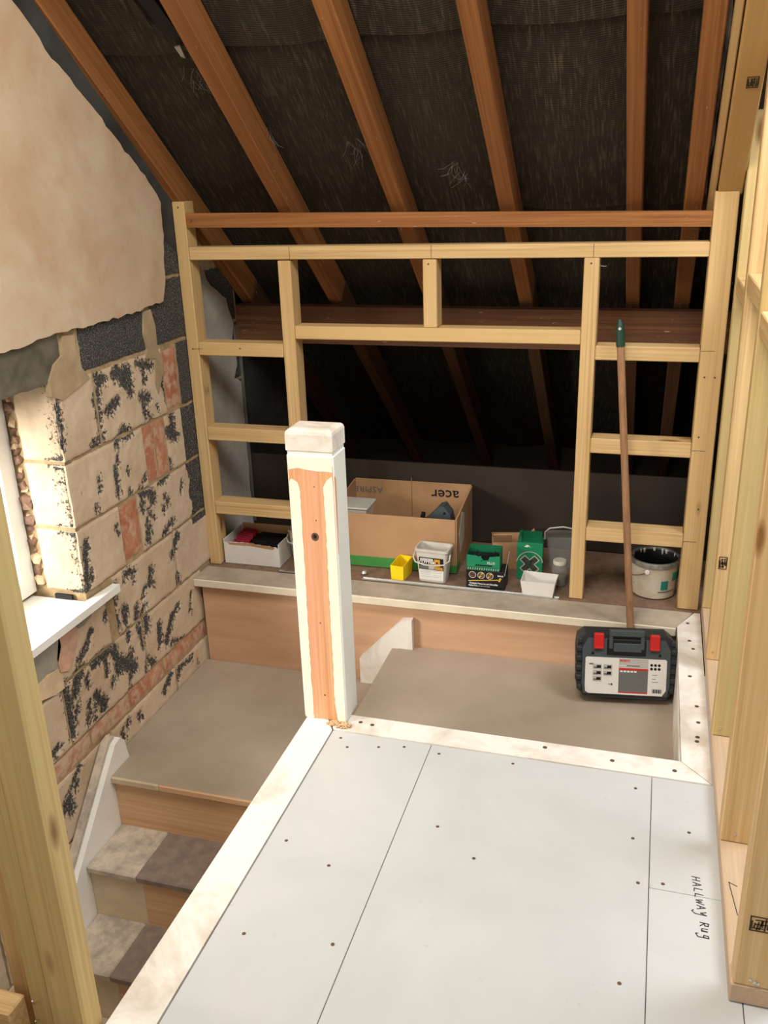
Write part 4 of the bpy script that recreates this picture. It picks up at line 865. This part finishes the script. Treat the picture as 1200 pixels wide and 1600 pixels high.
square_bucket((-1.252, 3.018, 0.0), math.radians(2), 'second pale grey bucket half hidden behind the newel post', ('REISSER', 'CUTTER'))
square_bucket((-0.280, 3.155, 0.0), math.radians(10), 'empty translucent bucket behind the clear jar', None, clear=True)

yb = thing('storage_bin', (-0.845, 2.935, 0.0), 'small bright yellow plastic bin in front of the cardboard box', 'bin', rot=(0, 0, math.radians(-8)), local=True)
bm = newbm()
o_ = [(-.024, -.042, .0), (.024, -.042, .0), (.024, .042, .0), (-.024, .042, .0)]
top = [(-.026, -.044, .058), (.026, -.044, .058), (.026, .044, .066), (-.026, .044, .066)]
ri = [(-.0235, -.0415, .058), (.0235, -.0415, .058), (.0235, .0415, .066), (-.0235, .0415, .066)]
rb = [(-.0215, -.0395, .003), (.0215, -.0395, .003), (.0215, .0395, .003), (-.0215, .0395, .003)]
L_ = [[bm.verts.new(p) for p in q] for q in (o_, top, ri, rb)]
for a, b in zip(L_, L_[1:]):
    for k in range(4): bm.faces.new([a[k], a[(k+1) % 4], b[(k+1) % 4], b[k]])
bm.faces.new(L_[0][::-1]); bm.faces.new(L_[3]); obj('body', bm, YELLOW, yb)
obj('screws', lathe(newbm(), [(0, .03), (.015, .024), (.019, .004)], 9, 0, .005), RUST, yb, 'loose dark screws', kind='stuff')

kb = thing('screw_box', (-0.523, 2.93, 0.0), 'black printed screw box under the open green carton', 'box', rot=(0, 0, math.radians(0)), local=True)
obj('carton', box(newbm(), -.069, .069, -.040, .040, 0, .071, .001), BLACK, kb)
obj('flap', prism(newbm(), [(-.045, .060), (.06, .110), (.06, .112), (-.045, .062)], 'X', .069, .0705), LABELG, kb, 'grey torn flap')
kf = lambda x, z: frame_M((x, -.0404, z), (1, 0, 0), (0, 0, 1))
obj('lettering', text_bm('Multiple Features and Benefits', .0088, kf(-.006, .0205), .0002, .0002, .95), LABELW, kb, 'white lettering')
obj('lettering', text_bm('Make it a', .0088, kf(-.044, .0115), .0002, .0003), LABELW, kb); obj('lettering', text_bm('simple the best', .0070, kf(-.004, .0115), .0002, 0), GREYPL, kb)
obj('lettering', text_bm('GOLD', .0075, kf(.054, .056), .0002, .0003), LABELW, kb)
for x, m in ((-.046, MIDG), (-.015, GOLD), (.016, GOLD)):
    bm = lathe(newbm(), [(0, .0004), (.013, .0003), (.013, 0)], 22, M=kf(x, .0535)); obj('print_disc', bm, LABELW, kb)
    bm = lathe(newbm(), [(0, .0007), (.0115, .0006), (.0115, 0)], 22, M=kf(x, .0535)); obj('print_disc', bm, plain('dark_red_print', (.12, .03, .02), .5) if m is MIDG else RUST, kb)
    bm = newbm(); ribbon(bm, [(-.006, -.007), (.001, 0), (-.002, .004), (.006, .008)], .0045, kf(x, .0535) @ Vector((0, 0, .0007)), (1, 0, 0), (0, 0, 1)); obj('print_screw', bm, m, kb)
bm = newbm(); ribbon(bm, [(-.060, .029), (.050, .041)], .0032, (0, -.0404, 0), (1, 0, 0), (0, 0, 1)); ribbon(bm, [(.050, .037), (.054, .046)], .007, (0, -.0404, 0), (1, 0, 0), (0, 0, 1))
obj('print_screw', bm, GOLD, kb, 'printed golden screw')
gc = thing('screw_carton', (-0.530, 2.925, 0.0712), 'torn open emerald carton lying on the black screw box', 'box', rot=(0, 0, math.radians(2)), local=True)
bm = newbm(); prism(bm, [(-.060, .003), (.056, .003), (.056, .060), (.02, .055), (.016, .042), (-.002, .040), (-.01, .056), (-.060, .060)], 'Y', -.035, -.0335); obj('front_panel', bm, EMER, gc)
obj('back_panel', box(newbm(), -.060, .056, .035, .0365, .003, .072), DGREEN, gc); obj('side_panel', box(newbm(), -.0615, -.060, -.035, .035, .003, .060), DGREEN, gc); obj('side_panel', box(newbm(), .056, .0575, -.035, .035, .003, .070), DGREEN, gc)
obj('bottom_panel', box(newbm(), -.060, .056, -.035, .035, .0, .003), BLACK, gc)
obj('base_band', box(newbm(), -.0605, .0565, -.0362, -.0348, .002, .014), DGREEN, gc); obj('print_band', box(newbm(), -.03, .03, -.0362, -.0348, .019, .0235), BLACK, gc)
bm = newbm()
for k in range(14): ribbon(bm, [(-.056+k*.0082, .005), (-.054+k*.0082, .011)], .002, (0, -.0363, 0), (1, 0, 0), (0, 0, 1))
obj('print_band', bm, GREYPL, gc)
obj('lettering', text_bm('PLUS', .013, frame_M((.026, -.0356, .031), (1, 0, 0), (0, 0, 1)), .0002, .0003), GREYPL, gc)
bm = newbm()
for k in range(34):
    x, y, z = random.uniform(-.05, .048), random.uniform(-.028, .028), random.uniform(.03, .062); a = random.uniform(0, 3.1)
    tube(bm, [(x-.012*math.cos(a), y-.012*math.sin(a), z), (x+.012*math.cos(a), y+.012*math.sin(a), z+random.uniform(-.004, .004))], .0022, 6)
box(bm, -.056, .052, -.030, .030, .004, .045)
obj('screws', bm, BLACK, gc, 'heap of black screws', kind='stuff')

gx = thing('drill_box', (-0.385, 3.045, 0.0), 'tall green carton with a big outlined cross on its front', 'box', rot=(0, 0, math.radians(4)), local=True)
obj('carton', box(newbm(), -.046, .046, -.036, .036, 0, .142, .001), EMER, gx)
obj('lid_flap', prism(newbm(), [(-.030, .142), (.034, .160), (.036, .162), (-.030, .145)], 'X', -.042, .040), DGREEN, gx, 'half open dark lid')
obj('lid_flap', prism(newbm(), [(-.046, .142), (-.03, .142), (-.03, .166), (-.034, .168)], 'Y', -.034, .034), DGREEN, gx); obj('side_print', box(newbm(), .0455, .0466, -.02, .012, .03, .10), DGREEN, gx)
gf = lambda z: (0, -.0363, z)
bm = newbm(); ribbon(bm, [(.047*math.cos(math.radians(a))*1.0, .047*math.sin(math.radians(a))) for a in range(10, 171, 8)], .0028, gf(.062), (1, 0, 0), (0, 0, 1)); obj('print_ring', bm, GREYPL, gx, 'pale printed arc')
cr = [(0, .017), (.017, .034), (.034, .017), (.017, 0), (.034, -.017), (.017, -.034), (0, -.017), (-.017, -.034), (-.034, -.017), (-.017, 0), (-.034, .017), (-.017, .034), (0, .017)]
bm = newbm(); ribbon(bm, cr, .0028, gf(.060), (1, 0, 0), (0, 0, 1)); obj('print_cross', bm, GREYPL, gx, 'outlined pale cross')
obj('print_cross', prism(newbm(), [(x*.93, z*.93+.060) for x, z in cr[:-1]], 'Y', -.0366, -.0358), plain('drill_bit_print', (.045, .06, .045), .5, .6, 90), gx)
obj('torn_spot', prism(newbm(), [(-.020, .128), (-.012, .136), (-.004, .134), (.002, .126), (-.006, .130), (-.010, .126)], 'Y', -.0368, -.0358), LABELW, gx)
bc = thing('brown_carton', (-0.47, 3.13, 0.0), 'open brown carton behind the two green cartons', 'box', rot=(0, 0, math.radians(12)), local=True)
for nm, a in (('front_panel', (-.07, .07, -.05, -.0475)), ('back_panel', (-.07, .07, .0475, .05)), ('side_panel', (-.07, -.0675, -.0475, .0475)), ('side_panel', (.0675, .07, -.0475, .0475))):
    obj(nm, box(newbm(), *a, 0.001, .11), CARD, bc)
obj('flap', prism(newbm(), [(-.0475, .11), (-.075, .152), (-.077, .150), (-.05, .11)], 'X', -.069, .0), CARD, bc); obj('flap', prism(newbm(), [(.07, .11), (.09, .13), (.088, .132), (.068, .11)], 'Y', -.04, .04), CARD, bc)
obj('bottom_panel', box(newbm(), -.07, .07, -.05, .05, 0, .002), CARD, bc)
wt = thing('card_tray', (-0.333, 2.90, 0.0), 'small white open card tray at the front edge by the jar', 'tray', rot=(0, 0, math.radians(-2)), local=True)
bm = newbm(); L_ = [[bm.verts.new(p) for p in q] for q in ([(-.052, -.034, .0045), (.052, -.034, .0045), (.052, .032, .0045), (-.052, .032, .0045)], [(-.060, -.038, .058), (.060, -.038, .060), (.062, .036, .064), (-.060, .036, .066)], [(-.058, -.0365, .058), (.058, -.0365, .060), (.060, .0345, .064), (-.058, .0345, .066)], [(-.050, -.0325, .006), (.050, -.0325, .006), (.050, .0305, .006), (-.050, .0305, .006)])]
for a, b in zip(L_, L_[1:]):
    for k in range(4): bm.faces.new([a[k], a[(k+1) % 4], b[(k+1) % 4], b[k]])
bm.faces.new(L_[0][::-1]); bm.faces.new(L_[3]); obj('tray', bm, LABELW, wt)
obj('base', box(newbm(), -.054, .058, -.040, .03, 0.0, .0045), MIDG, wt, 'grey underside')
jr = thing('plastic_jar', (-0.272, 2.985, 0.0), 'clear plastic jar with a ribbed pale lid beside the stud', 'jar')
obj('body', lathe(newbm(), [(0, 0), (.026, 0), (.028, .004), (.028, .078), (.024, .086), (.022, .078), (.0265, .074), (.0265, .006), (0, .004)], 24, -.272, 2.985), CLEARPL, jr, smooth=True)
obj('lid', lathe(newbm(), [(0, .098), (.022, .098), (.024, .095), (.024, .084), (0, .084)], 24, -.272, 2.985), GREYPL, jr, smooth=True)
obj('contents', lathe(newbm(), [(0, .006), (.024, .006), (.024, .038), (0, .044)], 12, -.272, 2.985), MIDG, jr, 'grey fixings', kind='stuff')

# white box of packers at the left end
pk = thing('packer_box', (-1.437, 2.99, 0.0), 'torn white carton of red and black strips at the left end', 'box', rot=(0, 0, math.radians(0)), local=True)
fr = ragged([(.112, .080), (.05, .086), (-.01, .090), (-.06, .090), (-.112, .086)], .003, .012)
obj('front_panel', prism(newbm(), [(-.112, .001), (.112, .001)] + fr, 'Y', -.085, -.082), LABELW, pk, 'torn white front panel')
obj('back_panel', box(newbm(), -.112, .112, .085, .088, .001, .105), CARD, pk); obj('side_panel', box(newbm(), -.115, -.112, -.085, .088, .001, .10), LABELW, pk); obj('side_panel', box(newbm(), .112, .115, -.085, .088, .001, .095), LABELW, pk)
obj('bottom_panel', box(newbm(), -.112, .112, -.082, .085, .001, .004), CARD, pk); obj('torn_edge', prism(newbm(), ragged([(.10, .082), (.0, .092), (-.10, .089)], .003, .012) + [(-.09, .080), (.0, .081), (.09, .073)], 'Y', -.0862, -.0845), CARD, pk, 'bare brown torn edge')
tag(obj('packer_pile', box(newbm(), -1.547, -1.327, 2.91, 3.073, .0045, .066, .004), BLACK), 'black layer of strips filling the bottom of the torn carton', 'plastic strips', kind='stuff')
first = None
for k in range(9):
    if first is None:
        bm = newbm(); box(bm, -.062, .062, -.0028, .0028, 0, .012, .0005)
        for i in range(7): box(bm, -.056+i*.018, -.050+i*.018, -.0045, .0045, .0, .009)
        first = o = obj('plastic_strip', bm, BLACK)
    else: o = first.copy(); col.objects.link(o)
    o.location = (-1.395, 2.925+k*.0155, .0725+.001*(k % 3)); o.rotation_euler = (0, 0, math.radians(random.uniform(-4, 1)))
    tag(o, 'black comb-like plastic strip in the torn white carton', 'plastic strip', 'black strips in the torn carton')
first = None
for k in range(8):
    if first is None:
        bm = newbm(); box(bm, -.040, .040, -.0026, .0026, 0, .016, .0005)
        for i in range(6): box(bm, -.037+i*.013, -.031+i*.013, -.005, .005, 0, .012)
        first = o = obj('plastic_strip', bm, REDST)
    else: o = first.copy(); col.objects.link(o)
    o.location = (-1.499+.003*(k % 2), 2.945+k*.0140, .075+.003*min(k, 4)); o.rotation_euler = (0, math.radians(-6), math.radians(-28))
    tag(o, 'crimson comb-like plastic strip bundled in the torn white carton', 'plastic strip', 'red strips in the torn carton')

# metal tracks lying along the platform edge
def track(loc, L, rz, label):
    t = thing('metal_track', loc, label, 'metal track', 'metal tracks along the platform edge', rot=(0, 0, rz), local=True)
    obj('web', box(newbm(), -L/2, L/2, -.009, .009, 0, .0012), METAL, t)
    for s in (-1, 1): obj('flange', box(newbm(), -L/2, L/2, s*.0085-.0008, s*.0085+.0008, .0012, .005), METAL, t)
    return t
track((-0.62, 2.872, 0.0012), 0.72, math.radians(-.8), 'thin galvanised metal track lying along the dirty platform nosing')

tag(obj('metal_plate', box(newbm(), -1.312, -1.18, 2.866, 2.880, 0.0015, .006, .001), METAL), 'short bright metal offcut left of the newel post', 'metal offcut')
tag(obj('metal_ball', lathe(newbm(), [(0, .0), (.008, .002), (.012, .009), (.008, .017), (0, .020)], 16, -.985, 2.915), METAL, smooth=True), 'small shiny steel knob right of the newel post', 'knob')
